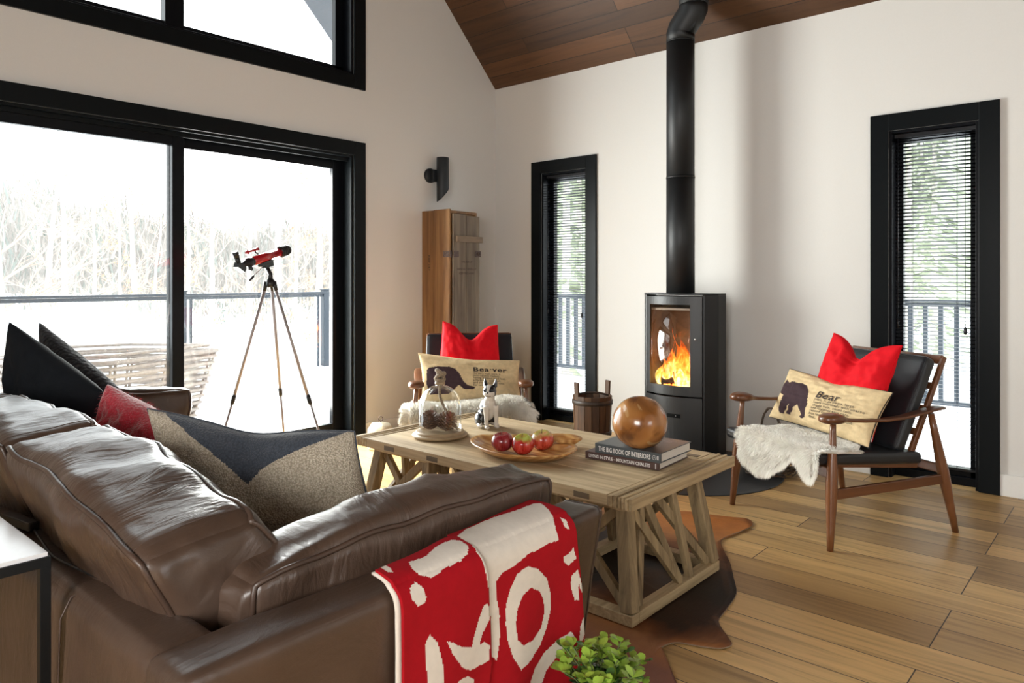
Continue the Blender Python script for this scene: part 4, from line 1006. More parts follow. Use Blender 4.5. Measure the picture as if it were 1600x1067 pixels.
# ---------------------------------------------------------------- throw blanket on the sofa arm
M_thr = weave('red_wool_knit', (.36, .003, .009), .85, bmp=.35, vary=.05); M_thw = weave('cream_wool_knit', (.72, .66, .58), .85, bmp=.35, vary=.04)
prof0 = [(-1.20, .688), (-1.16, .694), (-1.10, .694), (-1.062, .684), (-1.042, .657), (-1.044, .60), (-1.058, .45), (-1.082, .25), (-1.10, .08)]
prof = [(p.x, p.y) for p in smooth_path([(a, b, 0) for a, b in prof0], 6)]
pl = [0]
for a, b in zip(prof, prof[1:]): pl.append(pl[-1]+math.hypot(b[0]-a[0], b[1]-a[1]))
def prf(t):
    for i in range(len(pl)-1):
        if t <= pl[i+1]:
            k = (t-pl[i])/(pl[i+1]-pl[i]); return Vector(prof[i]).lerp(Vector(prof[i+1]), k)
    return Vector(prof[-1])
BW = [[(0.936, 0.104), (0.976, 0.107), (1.019, 0.09), (1.067, 0.087), (1.079, 0.102), (1.076, 0.128), (1.064, 0.139), (1.036, 0.148), (0.999, 0.148), (0.951, 0.154), (0.925, 0.136), (0.928, 0.119)], [(1.093, 0.087), (1.147, 0.064), (1.232, 0.058), (1.312, 0.065), (1.374, 0.064), (1.388, 0.075), (1.363, 0.125), (1.343, 0.162), (1.346, 0.189), (1.303, 0.186), (1.232, 0.191), (1.198, 0.2), (1.153, 0.206), (1.133, 0.22), (1.138, 0.249), (1.155, 0.302), (1.161, 0.36), (1.158, 0.403), (1.133, 0.377), (1.124, 0.296), (1.11, 0.241), (1.093, 0.191), (1.084, 0.151), (1.087, 0.125)], [(1.238, 0.218), (1.275, 0.235), (1.312, 0.27), (1.334, 0.316), (1.34, 0.351), (1.334, 0.392), (1.315, 0.429), (1.278, 0.453), (1.241, 0.458), (1.207, 0.415), (1.184, 0.366), (1.175, 0.325), (1.172, 0.284), (1.184, 0.247), (1.204, 0.223)], [(1.252, 0.27), (1.286, 0.29), (1.306, 0.319), (1.315, 0.351), (1.309, 0.386), (1.28, 0.403), (1.243, 0.403), (1.218, 0.38), (1.207, 0.342), (1.209, 0.305), (1.226, 0.279)], [(0.914, 0.151), (0.925, 0.162), (0.931, 0.183), (0.928, 0.191), (0.911, 0.194), (0.894, 0.174), (0.897, 0.157)], [(1.104, 0.255), (1.116, 0.273), (1.116, 0.293), (1.096, 0.316), (1.09, 0.337), (1.107, 0.339), (1.124, 0.354), (1.127, 0.386), (1.093, 0.386), (1.067, 0.383), (1.039, 0.363), (1.008, 0.325), (0.99, 0.293), (0.999, 0.296), (1.033, 0.319), (1.064, 0.331), (1.07, 0.308), (1.081, 0.279), (1.093, 0.255)], [(0.945, 0.261), (0.965, 0.284), (0.982, 0.334), (0.99, 0.38), (0.985, .45), (0.975, .5), (0.955, .45), (0.948, 0.36), (0.939, 0.316), (0.934, 0.276)], [(1.019, 0.402), (1.033, 0.39), (1.059, 0.392), (1.084, 0.412), (1.09, 0.434), (1.07, .5), (1.03, .5)], [(1.425, 0.438), (1.442, 0.458), (1.417, 0.476), (1.38, 0.487), (1.349, 0.508), (1.337, 0.534), (1.25, 0.56), (1.286, 0.511), (1.3, 0.484), (1.334, 0.458), (1.383, 0.444)], [(1.377, 0.145), (1.388, 0.154), (1.391, 0.177), (1.374, 0.168)], [(1.408, 0.223), (1.423, 0.255), (1.394, 0.264), (1.374, 0.249), (1.371, 0.238), (1.4, 0.232)], [(1.431, 0.284), (1.451, 0.328), (1.46, 0.354), (1.445, 0.337), (1.44, 0.322), (1.437, 0.334), (1.445, 0.366), (1.428, 0.36), (1.408, 0.319), (1.408, 0.293)], [(1.477, 0.403), (1.488, 0.45), (1.477, 0.479), (1.46, 0.473), (1.46, 0.438)], [(0.891, 0.084), (0.891, 0.104), (0.885, 0.119), (0.878, 0.11), (.878, .09)]]
def bmat(s, t):
    n_ = 0
    for i, Pg in enumerate(BW):
        if i == 3: continue
        if inpoly(s, t, Pg):
            if i == 2 and inpoly(s, t, BW[3]): return 0
            return 1
    return 0
def bl_edges(t):
    k = max(0, (t-.11)/.3); return .865+.03*k if t > .11 else .865, 1.40+.07*min(1.6, k)
def blP(a, b, off=0.0):
    t = a*.70; e0, e1 = bl_edges(t); s = lerp(e0, e1, b); q = prf(t)
    hang = max(0, t-.17)
    x = q[0]+off+.012*hang*math.sin(s*26+t*3)*1.5+.004*noise.noise(Vector((s*6, t*6, 1)))
    if s > 1.0+.12*t/.3 - .0: x -= .0
    crease = 1.083+.055*min(1, max(0, (t-.1)/.3)); x += .007*(1 if s < crease else 0)*(1 if t > .05 else 0)
    z = q[1]+.003*noise.noise(Vector((s*9, t*9, 7)))+(.003 if t < .14 else 0)
    return Vector((x, s, z))
ms = MB()
def bmf(a, b):
    t = a*.70; e0, e1 = bl_edges(t); return bmat(lerp(e0, e1, b), t)
st0 = lambda a, b: (.13-.085*b)+(1-(.13-.085*b))*a
ms.grid(lambda a, b: blP(st0(a, b), b), 230, 200, lambda a, b: bmf(st0(a, b), b))
thr = ms.build('throw_blanket', [M_thr, M_thw]); sd = thr.modifiers.new('thickness', 'SOLIDIFY'); sd.thickness = .006; sd.offset = 0
tag(thr, 'red and cream patterned knit throw hanging over the sofa arm', 'blanket')
ms = MB(); ms.grid(lambda a, b: blP(.14+a*.66, -.012+b*.20, -.009), 60, 10, lambda a, b: 1 if not .55 < a < .8 else 0)
o = ms.build('folded_underlayer', [M_thr, M_thw], thr); sd = o.modifiers.new('thickness', 'SOLIDIFY'); sd.thickness = .004
# ---------------------------------------------------------------- fur
M_fur = plain('cream_sheepskin', (.97, .93, .86), .9, vary=.06, bscale=14); M_fur.node_tree.nodes['Principled BSDF'].inputs['Subsurface Weight'].default_value = .0
M_furdk = plain('dark_fur_tip', (.03, .025, .02), .8)
def sheepskin(name, surf, label, n, ln, seed, outd, dark=None):
    ms = MB(); ms.grid(lambda a, b: surf(a, b), 60, 50)
    o = ms.build(name, [M_fur]); sd = o.modifiers.new('thickness', 'SOLIDIFY'); sd.thickness = .01; sd.offset = 0
    tag(o, label, 'sheepskin', 'sheepskins on the armchairs')
    R = random.Random(seed); ms = MB()
    for _ in range(n):
        a = R.random(); b = R.random()
        if R.random() < .12: a = R.choice((0, 1)) if R.random() < .5 else a; b = 1.0 if a not in (0, 1) else b
        p = surf(a, b); e = .01; nn = (surf(min(1, a+e), b)-surf(max(0, a-e), b)).cross(surf(a, min(1, b+e))-surf(a, max(0, b-e)))
        if nn.length < 1e-12: continue
        nn.normalize()
        if nn.dot(outd) < 0: nn = -nn
        cl = noise.noise_vector(p*22)*1.1
        rim = Vector((0, 0, 0))
        if a < .04: rim = (surf(0, b)-surf(.05, b)).normalized()
        if a > .96: rim = (surf(1, b)-surf(.95, b)).normalized()
        if b > .96: rim = (surf(a, 1)-surf(a, .95)).normalized()
        d = (nn+cl*.38+rim*1.1+Vector((R.uniform(-1, 1), R.uniform(-1, 1), R.uniform(-1, 1)))*.28+Vector((0, 0, -.25))).normalized()
        l = ln*R.uniform(.65, 1.15); sdv = d.cross(Vector((R.uniform(-1, 1), R.uniform(-1, 1), R.uniform(-1, 1)))).normalized()*.0013
        mid = p+d*l*.55; tip = p+d*l+Vector((0, 0, -l*.28))+cl*.004
        ms.add([p-sdv*1.4, p+sdv*1.4, mid+sdv, mid-sdv, tip], [(0, 1, 2, 3), (3, 2, 4)], 1 if dark and dark(a, b, R) else 0, True)
    ms.build('wool', [M_fur, M_furdk], o); return o
def pwl(x, T):
    for (a, b), (c, d) in zip(T, T[1:]):
        if x <= c: return lerp(b, d, (x-a)/(c-a))
    return T[-1][1]
def ch_local(Cm, x, y, z): return Cm @ Vector((x, y, z))
# chair 2 : local x = u-.3675 (left to right seen from the front), y backwards
def sk2(a, b):
    u = lerp(.20, .755, a); bot = pwl(u, [(.1, .40), (.19, .375), (.24, .325), (.365, .295), (.45, .315), (.52, .36), (.61, .432), (.65, .40), (.70, .355), (.74, .35), (.80, .39)])
    back = pwl(u, [(.1, .26), (.2, .36), (.4, .34), (.6, .24), (.8, .14)])
    lt = back+.07; ld = max(.0, .447-bot)+.03; tot = lt+ld; s = b*tot
    if s < lt: v = back-s; z = .449-.045*max(0, (v+.07)/.65)+.012
    else:
        k = s-lt; cr = .03
        if k < cr: th_ = k/cr*PI/2; v = -.072-.018*math.sin(th_)-.004; z = .461-.020*(1-math.cos(th_))
        else: v = -.094-.0*k; z = .441-(k-cr)
    if s < lt: u -= .10*max(0, (v+.05))*(1-a)*1.5
    z += .006*noise.noise(Vector((u*9, v*9, 4)))
    return ch_local(C2, u-.3675, v, z)
sheepskin('sheepskin', sk2, 'cream sheepskin draped over the front of the bear armchair', 42000, .036, 5, (C2.to_3x3() @ Vector((0, -1, 1))))
def sk1(a, b):
    u = lerp(-.03, .735, a); bot = pwl(u, [(-.06, .40), (.0, .36), (.1, .36), (.2, .39), (.4, .40), (.6, .38), (.8, .40)])
    back = .24; lt = back+.07; ld = max(.0, .447-bot)+.03; tot = lt+ld; s = b*tot
    if s < lt: v = back-s; z = .449-.045*max(0, (v+.07)/.65)+.014
    else:
        k = s-lt; cr = .03
        if k < cr: th_ = k/cr*PI/2; v = -.072-.018*math.sin(th_)-.004; z = .463-.020*(1-math.cos(th_))
        else: v = -.094; z = .443-(k-cr)
    z += pwl(a, [(0, -.01), (.08, .012), (.25, .0), (.55, .02), (.8, .055), (.93, .04), (1, -.02)])*max(0, min(1, (.3-abs(v-.02))/.3))
    return ch_local(C1, u-.3675, v, z)
sheepskin('sheepskin', sk1, 'cream sheepskin with a dark tuft on the seat of the beaver armchair', 36000, .046, 9, (C1.to_3x3() @ Vector((0, -1, 1))), dark=lambda a, b, R: a > .93 and .35 < b < .75 and R.random() < .8)
# ---------------------------------------------------------------- cowhide
hp = [(-1.75, 3.586), (-1.66, 3.614), (-1.587, 3.649), (-1.537, 3.614), (-1.513, 3.533), (-1.531, 3.408), (-1.545, 3.29), (-1.509, 3.2), (-1.397, 3.044), (-1.31, 2.892), (-1.236, 2.753), (-1.204, 2.596), (-1.185, 2.488), (-1.103, 2.393), (-1.076, 2.359), (-1.094, 2.309), (-1.15, 2.282), (-1.22, 2.255), (-1.244, 2.211), (-1.245, 2.153), (-1.216, 2.098), (-1.154, 2.05), (-1.09, 2.0), (-1.02, 1.93), (-1.0, 1.82), (-1.06, 1.74), (-1.2, 1.70), (-1.35, 1.72), (-1.6, 1.78), (-1.9, 1.80), (-2.2, 1.84), (-2.45, 1.86), (-2.55, 1.95), (-2.5, 2.1), (-2.35, 2.25), (-2.3, 2.5), (-2.33, 2.75), (-2.3, 3.0), (-2.38, 3.2), (-2.42, 3.38), (-2.3, 3.48), (-2.15, 3.42), (-2.05, 3.40), (-1.95, 3.50), (-1.85, 3.56)]
def hide_mat():
    m, nt, bs = newmat('tan_and_dark_cowhide')
    co = coords(nt); sp = nt.nodes.new('ShaderNodeSeparateXYZ'); L(nt, co, 0, sp, 0)
    # patches of the animal's coat: dark saddle, orange flanks, pale brindled belly
    n = noise_n(nt, co, 2.4, 4, .6, .6)
    def mth(op, a, b):
        q = nt.nodes.new('ShaderNodeMath'); q.operation = op
        for i, s in enumerate((a, b)):
            if isinstance(s, tuple): nt.links.new(s[0].outputs[s[1]], q.inputs[i])
            else: q.inputs[i].default_value = s
        return q
    # distance along y from the saddle line (object origin at the hide's centre)
    y0 = mth('ABSOLUTE', mth('SUBTRACT', (sp, 'Y'), -.08) and (mth('SUBTRACT', (sp, 'Y'), .02), 0), 0)
    f = mth('ADD', (y0, 0), (mth('MULTIPLY', (mth('SUBTRACT', (n, 'Fac'), .5), 0), .75), 0))
    r = ramp(nt, f, 0, [(.0, (.012, .005, .003)), (.26, (.03, .010, .004)), (.38, (.16, .055, .018)), (.50, (.34, .15, .055)), (.60, (.42, .17, .05)), (.8, (.45, .16, .035))])
    sp2 = ramp(nt, noise_n(nt, co, 9, 5, .65), 'Fac', [(.35, (.72, .62, .6)), (.65, (1.1, 1.05, 1))])
    mx = mix(nt, .6, (r, 0), (sp2, 0), 'MULTIPLY'); 
    lo_ = ramp(nt, mth('MULTIPLY', (sp, 'Y'), -1), 0, [(.44, (0, 0, 0)), (.62, (1, 1, 1))])
    m3 = mix(nt, (lo_, 0), (mx, 2), (.17, .065, .04)); L(nt, m3, 2, bs, 'Base Color')
    bs.inputs['Roughness'].default_value = .55; bs.inputs['Specular IOR Level'].default_value = .3
    hair = noise_n(nt, coords(nt, (160, 30, 100)), 1, 3); bump(nt, bs, hair, 'Fac', .3, .003); return m
sl = smooth_loop([(a, b, 0) for a, b in hp], 4); cx = sum(p.x for p in sl)/len(sl); cy = sum(p.y for p in sl)/len(sl)
ms = MB(); K = 16; vs = [(cx, cy, .006)]
for k in range(1, K+1):
    for i, p in enumerate(sl):
        f = k/K; z = .0055+.0015*noise.noise(Vector((p.x*5, p.y*5, f*3)))
        if f == 1: z = .006+.008*max(0, noise.noise(Vector((p.x*7, p.y*7, 9))))
        vs.append((lerp(cx, p.x, f), lerp(cy, p.y, f), z))
n = len(sl); fs = [(0, 1+i, 1+(i+1) % n) for i in range(n)]
for k in range(K-1):
    for i in range(n): fs.append((1+k*n+i, 1+k*n+n+i, 1+k*n+n+(i+1) % n, 1+k*n+(i+1) % n))
ms.add(vs, fs); hd = ms.build('cowhide_rug', hide_mat()); tag(hd, 'brown, orange and dark cowhide rug under the coffee table', 'rug')
hd.location.z = .004; sd = hd.modifiers.new('thickness', 'SOLIDIFY'); sd.thickness = .003
ms = MB(); ms.tube([(p.x, p.y, .0045+.007*max(0, noise.noise(Vector((p.x*7, p.y*7, 9))))) for p in sl], .0020, 5, closed=True); ms.build('pale_cut_edge', plain('pale_hide_edge', (.28, .20, .13), .8), hd)
# ---------------------------------------------------------------- on the table
TT = TZ+.0016
# books
def book(loc, rot, Wd, Dp, H, cover, pages, title, size, bold, label, xs=1, pubx=None, topt=None):
    b = thing('book', label, 'book', loc, rot, 'stacked books on the coffee table'); c = .0035
    ms = MB(); ms.box(0, Wd, .012, Dp, 0, c); ms.box(0, Wd, .012, Dp, H-c, H); ms.box(0, Wd, 0, .012, 0, H)
    ms.build('cover', cover, b, bevel=.0012, world=False)
    ms = MB(); ms.box(.004, Wd-.005, .0121, Dp-.005, c+.0002, H-c-.0002); ms.build('pages', pages, b, world=False)
    vs, fs = text_mesh(title, size, bold=bold, spacing=1.02); mx_ = max(v[0] for v in vs); k = xs
    ms = MB(); sc = Wd*k/mx_; ms.add([(.018+x*sc, -.0006, H*.5-size*.36+y) for x, y in vs], fs, 0, False)
    if pubx:
        ms.tube([(pubx+.009*math.cos(a), -.0006, H*.5+.009*math.sin(a)) for a in [2*PI*i/16 for i in range(16)]], .0009, 4, closed=True)
        ms.tube([(pubx-.004, -.0006, H*.5-.002), (pubx, -.0006, H*.5+.004), (pubx+.005, -.0006, H*.5-.003)], .001, 4); ms.box(pubx+.013, pubx+.019, -.0008, -.0002, H*.5-.008, H*.5+.008)
    ms.build('title_lettering', M_letter, b, world=False)
    if topt:
        ms = MB()
        for (s, x0_, y0_, sz, bo) in topt:
            vs, fs = text_mesh(s, sz, bold=bo); ms.add([(x0_+x, y0_+y, H+.0006) for x, y in vs], fs, 0, False)
        ms.build('cover_lettering', plain('silver_lettering', (.30, .32, .33), .4), b, world=False)
    return b
M_letter = plain('white_lettering', (.75, .74, .72), .6); M_pages = plain('book_pages', (.70, .65, .57), .8, bmp=.3, bscale=400)
b1 = book((-1.855, 2.598, TT), math.radians(3.4), .35, .285, .031, plain('brown_book_cloth', (.085, .048, .042), .5), M_pages, 'LIVING IN STYLE – MOUNTAIN CHALETS', .019, .0006, 'brown book of mountain chalets at the bottom of the stack', .84)
ms = MB(); ms.box(.335, .3385, -.0008, -.0002, .004, .027); ms.build('spine_bar', M_letter, b1, world=False)
book((-1.808, 2.604, TT+.0315), math.radians(2.2), .312, .285, .040, plain('slate_book_cloth', (.075, .088, .095), .42, bmp=.1, bscale=300), M_pages, 'THE BIG BOOK OF INTERIORS', .027, .0007, 'slate grey book of interiors lying under the wooden ball', .80, .285,
     topt=[('THE', .015, .235, .03, .001), ('BIG BOOK', .015, .20, .03, .001), ('OF INTE', .015, .165, .03, .001), ('design ideas for every', .17, .235, .011, 0), ('room in the house', .17, .22, .011, 0), ('with colour plates', .17, .205, .011, 0)])
# wooden ball
def ball_mat():
    m, nt, bs = newmat('polished_teak_root')
    wv = nt.nodes.new('ShaderNodeTexWave'); wv.inputs['Scale'].default_value = 3.2; wv.inputs['Distortion'].default_value = 5; wv.inputs['Detail'].default_value = 2; wv.inputs['Detail Scale'].default_value = .8; wv.bands_direction = 'Y'
    L(nt, coords(nt, (1, 1, 1.3), (.4, .3, .2)), 0, wv, 'Vector')
    r = ramp(nt, wv, 'Fac', [(.0, (.26, .095, .022)), (.5, (.35, .140, .036)), (1, (.42, .185, .055))])
    n = noise_n(nt, coords(nt), 6, 3, .5, 1.5); r2 = ramp(nt, n, 'Fac', [(.33, (.35, .25, .2)), (.45, (1, 1, 1))])
    mx = mix(nt, .7, (r, 0), (r2, 0), 'MULTIPLY')
    n3 = noise_n(nt, coords(nt, (3, 3, 3)), 1.7, 2, .5, 2.0); r3 = ramp(nt, n3, 'Fac', [(.60, (0, 0, 0)), (.615, (1, 1, 1))])
    m2 = mix(nt, (r3, 0), (mx, 2), (.50, .28, .11)); L(nt, m2, 2, bs, 'Base Color')
    bs.inputs['Roughness'].default_value = .22; bs.inputs['Coat Weight'].default_value = .6; bs.inputs['Coat Roughness'].default_value = .08; return m
ms = MB(); bc = Vector((-1.632, 2.682, TT+.0715)); n = 40; prof_ = []
for i in range(n+1):
    a = PI*i/n; r_ = .116*math.sin(a); z_ = -.113*math.cos(a); prof_.append((max(r_, .0005), z_))
zb_ = -.098; prof_ = [(r, max(z, zb_)) for r, z in prof_]
vs = []; ms.lathe(prof_, 64, (bc.x, bc.y, bc.z-zb_))
out = []
for q in ms.v:
    p = Vector(q)-Vector((bc.x, bc.y, bc.z-zb_)); 
    if p.z > .0:
        dd = Vector((.30, -.25, .92)).normalized(); h = p.dot(dd)
        if h > .094: p = p-dd*(h-.094)*.8
    if p.z < -.03: p *= 1-.10*max(0, noise.noise(p*14+Vector((3, 0, 0))))*min(1, (-.03-p.z)*20)
    out.append(tuple(p+Vector((bc.x, bc.y, bc.z-zb_))))
ms.v = out; tag(ms.build('wooden_ball', ball_mat()), 'polished golden brown wooden ball resting on the two books', 'ball')
# wooden leaf tray
def tray_mat():
    m, nt, bs = newmat('honey_root_wood')
    wv = nt.nodes.new('ShaderNodeTexWave'); wv.inputs['Scale'].default_value = 9; wv.inputs['Distortion'].default_value = 6; wv.inputs['Detail'].default_value = 3; wv.bands_direction = 'Y'; L(nt, coords(nt), 0, wv, 'Vector')
    r = ramp(nt, wv, 'Fac', [(.0, (.44, .19, .05)), (.6, (.58, .30, .095)), (1, (.66, .38, .14))]); L(nt, r, 0, bs, 'Base Color'); bs.inputs['Roughness'].default_value = .35; bs.inputs['Coat Weight'].default_value = .3; return m
tp = [(-2.336, 2.376), (-2.236, 2.314), (-2.112, 2.283), (-2.014, 2.296), (-1.899, 2.367), (-1.853, 2.437), (-1.858, 2.521), (-1.894, 2.592), (-1.936, 2.618), (-1.995, 2.60), (-2.03, 2.615), (-2.01, 2.68), (-1.985, 2.752), (-2.027, 2.785), (-2.089, 2.772), (-2.143, 2.734), (-2.171, 2.681), (-2.273, 2.592), (-2.364, 2.512), (-2.382, 2.478), (-2.372, 2.433)]
sl = smooth_loop([(a, b, 0) for a, b in tp], 5); c_ = Vector((-2.12, 2.50, 0)); ms = MB(); K = 14; n = len(sl)
def rimz(f, i): return .010+.034*max(0, (f-.55)/.45)**2.0+.006*f*noise.noise(Vector((i*.09, f*2, 1)))
vs = [(c_.x, c_.y, TT+.010)]
for k in range(1, K+1):
    f = k/K
    for i, p in enumerate(sl): vs.append((lerp(c_.x, p.x, f), lerp(c_.y, p.y, f), TT+rimz(f, i)))
fs = [(0, 1+i, 1+(i+1) % n) for i in range(n)]
for k in range(K-1):
    for i in range(n): fs.append((1+k*n+i, 1+k*n+n+i, 1+k*n+n+(i+1) % n, 1+k*n+(i+1) % n))
o_ = 1+(K-1)*n; b_ = len(vs)
for (f, dz) in ((1.0, -.007), (.9, None), (.75, None), (.6, None)):
    for i, p in enumerate(sl):
        z = TT+rimz(1, i)+dz if dz is not None else TT+max(.0005, rimz(f, i)-.010)
        if f == .75: z = TT+.0012
        if f == .6: z = TT
        vs.append((lerp(c_.x, p.x, f), lerp(c_.y, p.y, f), z))
for i in range(n): fs.append((o_+i, b_+i, b_+(i+1) % n, o_+(i+1) % n))
for k in range(3):
    for i in range(n): fs.append((b_+k*n+i, b_+k*n+n+i, b_+k*n+n+(i+1) % n, b_+k*n+(i+1) % n))
fs.append(tuple(b_+3*n+i for i in range(n))); ms.add(vs, fs); tag(ms.build('wooden_tray', tray_mat()), 'leaf shaped honey coloured wooden tray holding the apples', 'tray')
# apples
def apple_mat(name, red, dark, green, gz_, seed):
    m, nt, bs = newmat(name); tc = nt.nodes.new('ShaderNodeTexCoord'); sp = nt.nodes.new('ShaderNodeSeparateXYZ'); L(nt, tc, 'Object', sp, 0)
    st_ = noise_n(nt, coords(nt, (55, 55, 7)), 1, 4, .6); n2 = noise_n(nt, coords(nt, (1, 1, 1), (seed, seed, 0)), 13, 2)
    r = ramp(nt, st_, 'Fac', [(.38, dark), (.5, red), (.68, tuple(min(1, c*1.25+.05) for c in red))])
    ad = nt.nodes.new('ShaderNodeMath'); ad.operation = 'MULTIPLY_ADD'; L(nt, n2, 'Fac', ad, 0); ad.inputs[1].default_value = .09; L(nt, sp, 'Z', ad, 2)
    a2 = nt.nodes.new('ShaderNodeMath'); a2.operation = 'MULTIPLY_ADD'; L(nt, st_, 'Fac', a2, 0); a2.inputs[1].default_value = .03; L(nt, ad, 0, a2, 2)
    k = nt.nodes.new('ShaderNodeMapRange'); k.inputs['From Min'].default_value = gz_; k.inputs['From Max'].default_value = gz_+.022; L(nt, a2, 0, k, 0)
    mx = mix(nt, (k, 0), (r, 0), green); L(nt, mx, 2, bs, 'Base Color'); bs.inputs['Roughness'].default_value = .22; bs.inputs['Coat Weight'].default_value = .3; return m
def apple(c, r, tilt, m, label, az=0):
    t = thing('apple', label, 'apple', c, 0, 'apples on the wooden tray'); ms = MB(); n = 36; P = []
    for i in range(n+1):
        a = PI*i/n; rr = r*math.sin(a)*(1+.07*math.cos(a)); z = -r*.92*math.cos(a)
        if math.cos(a) < -.55: z -= r*.55*((-math.cos(a)-.55)/.45)**2.2*.62
        if math.cos(a) > .75: z += r*.25*((math.cos(a)-.75)/.25)**2*.5
        P.append((max(rr, .0004), z))
    Mx = Matrix.Rotation(tilt, 3, Vector((math.cos(az), math.sin(az), 0)))
    ms.lathe(P, 40, (0, 0, r*.86), Mx)
    vs = []
    for q in ms.v:
        p = Vector(q)-Vector((0, 0, r*.86)); p *= 1+.018*noise.noise(p*30+Vector((c[0]*9, 0, 0))); vs.append(tuple(p+Vector((0, 0, r*.86))))
    ms.v = vs; ms.build('fruit', m, t, world=False)
    ms = MB(); up = Mx @ Vector((0, 0, 1)); sd_ = Mx @ Vector((1, 0, 0)); c0 = Vector((0, 0, r*.86))
    ms.tube([c0+up*r*.52, c0+up*r*.8+sd_*.001, c0+up*r*1.02+sd_*.005], [.0016, .0014, .002], 6); ms.build('stem', M_peg, t, world=False)
Az = TT+.011
apple((-2.180, 2.420, Az+.002), .050, .15, apple_mat('dark_red_apple_skin', (.26, .012, .018), (.12, .004, .010), (.30, .05, .03), .135, 1), 'dark red apple, leftmost on the wooden tray', 0)
apple((-2.083, 2.447, Az), .050, .42, apple_mat('red_green_apple_skin', (.50, .03, .02), (.30, .008, .010), (.46, .50, .09), .112, 2), 'red apple with a green top, between the two other apples', .4)
apple((-2.070, 2.568, Az), .051, .28, apple_mat('blushed_apple_skin', (.48, .05, .025), (.28, .012, .012), (.52, .46, .14), .122, 3.4), 'red and yellow blushed apple, rightmost on the wooden tray', .3)
# glass cloche
cl = thing('glass_cloche', 'glass bell jar with rope knob on a round wooden base', 'bell jar', (-2.655, 2.485, TT)); cx, cy = -2.655, 2.485
M_cw = wood('pale_turned_wood', (.55, .42, .25), (.36, .25, .14), 0, .5, 1, 20, .1)
ms = MB(); ms.lathe([(0, 0), (.120, 0), (.134, .004), (.138, .010), (.134, .016), (.122, .018), (.120, .020), (.122, .024), (.117, .030), (.098, .031), (.096, .029), (0, .029)], 64, (cx, cy, TT)); ms.build('base', M_cw, cl)
M_dome = glass('cloche_glass', (.97, .98, .98), .04, .6, .25)
ms = MB(); dp = [(.103, .030), (.106, .033), (.105, .06), (.105, .145)]
for i in range(1, 15): a = PI/2*i/15; dp.append((.105*math.cos(a)**.9, .145+.108*math.sin(a)))
dp += [(.022, .252), (.014, .256)]
ms.lathe(dp, 64, (cx, cy, TT)); ms.build('dome', M_dome, cl)
M_rope = knit('jute_rope', (.44, .34, .22), 220, .7, col2=(.2, .14, .08))
ms = MB(); ms.lathe([(.001, .255), (.024, .255), (.026, .262), (.024, .272), (.001, .273)], 24, (cx, cy, TT)); ms.build('wooden_collar', M_cw, cl)
ms = MB(); k = Vector((cx, cy, TT+.297))
def coil(rad, dz, ph, n=22, tilt=0): return [k+Vector((rad*math.cos(a+ph), rad*.55*math.sin(a+ph), dz+tilt*math.cos(a))) for a in [2*PI*i/n for i in range(n)]]
ms.tube(coil(.026, .0, 0, tilt=.016), .011, 8, closed=True); ms.tube(coil(.021, .016, 1, tilt=-.014), .010, 8, closed=True); ms.tube(coil(.026, -.014, 2, tilt=.004), .009, 8, closed=True)
ms.tube(smooth_path([k+Vector((-.02, 0, -.01)), k+Vector((0, -.012, .018)), k+Vector((.02, 0, .014)), k+Vector((.022, .006, -.012))], 6), .008, 8); ms.build('rope_knob', M_rope, cl)
ms = MB(); ms.tube(smooth_path([(cx, cy, TT+.256), (cx+.004, cy-.004, TT+.20), (cx+.02, cy+.012, TT+.14), (cx+.045, cy+.03, TT+.085), (cx+.068, cy+.038, TT+.055), (cx+.075, cy+.05, TT+.035)], 6), .0065, 8); ms.build('rope_tail', M_rope, cl)
def pinecone(c, r, h, label, rx, rz):
    ms = MB(); Rr = random.Random(int(r*1000)); M = Matrix.Rotation(rz, 3, 'Z') @ Matrix.Rotation(rx, 3, 'X')
    ms.ell(c, (r*.4, r*.4, h*.4), 10, M)
    N_ = 84
    for i in range(N_):
        t = (i+.5)/N_; a = i*2.39996; z = (t-.5)*h; rad = r*math.sin(PI*(t*.86+.08))**.75
        o = Vector((math.cos(a), math.sin(a), 0)); s_ = Vector((-math.sin(a), math.cos(a), 0)); upz = Vector((0, 0, 1)); L_ = .021*(.6+.6*math.sin(PI*t))
        p0 = o*rad*.55+upz*z; p1 = o*(rad*1.12)+upz*(z+.006+.012*(t-.3)); w_ = L_*.52
        q = [p0-s_*w_*.4, p0+s_*w_*.4, p1+s_*w_-upz*.001, p1+o*.004+upz*.002, p1-s_*w_-upz*.001]; q2 = [x-upz*.0028-o*.0005 for x in q]
        vs = [M @ x+Vector(c) for x in q+q2]
        ms.add(vs, [(0, 1, 2, 3, 4), (9, 8, 7, 6, 5), (0, 5, 6, 1), (1, 6, 7, 2), (2, 7, 8, 3), (3, 8, 9, 4), (4, 9, 5, 0)], 0, False)
    tag(ms.build('pine_cone', M_cone), label, 'pine cone', 'pine cones under the glass bell')
M_cone = plain('pine_cone_scales', (.17, .085, .05), .6, vary=.5, bscale=90)
zc_ = TT+.030
pinecone((cx-.036, cy-.032, zc_+.046), .042, .076, 'brown pine cone under the glass bell, left of the other cone', .45, .6)
pinecone((cx+.045, cy+.002, zc_+.046), .045, .082, 'brown pine cone under the glass bell, touching the rope end', .55, 2.3)
ms = MB(); ms.ell((cx-.035, cy+.045, zc_+.036), (.040, .036, .036), 12); tag(ms.build('round_ornament', plain('dark_bark', (.06, .035, .03), .7, bmp=.4, bscale=60)), 'smooth round dark brown ornament behind the pine cones under the glass bell', 'ornament')
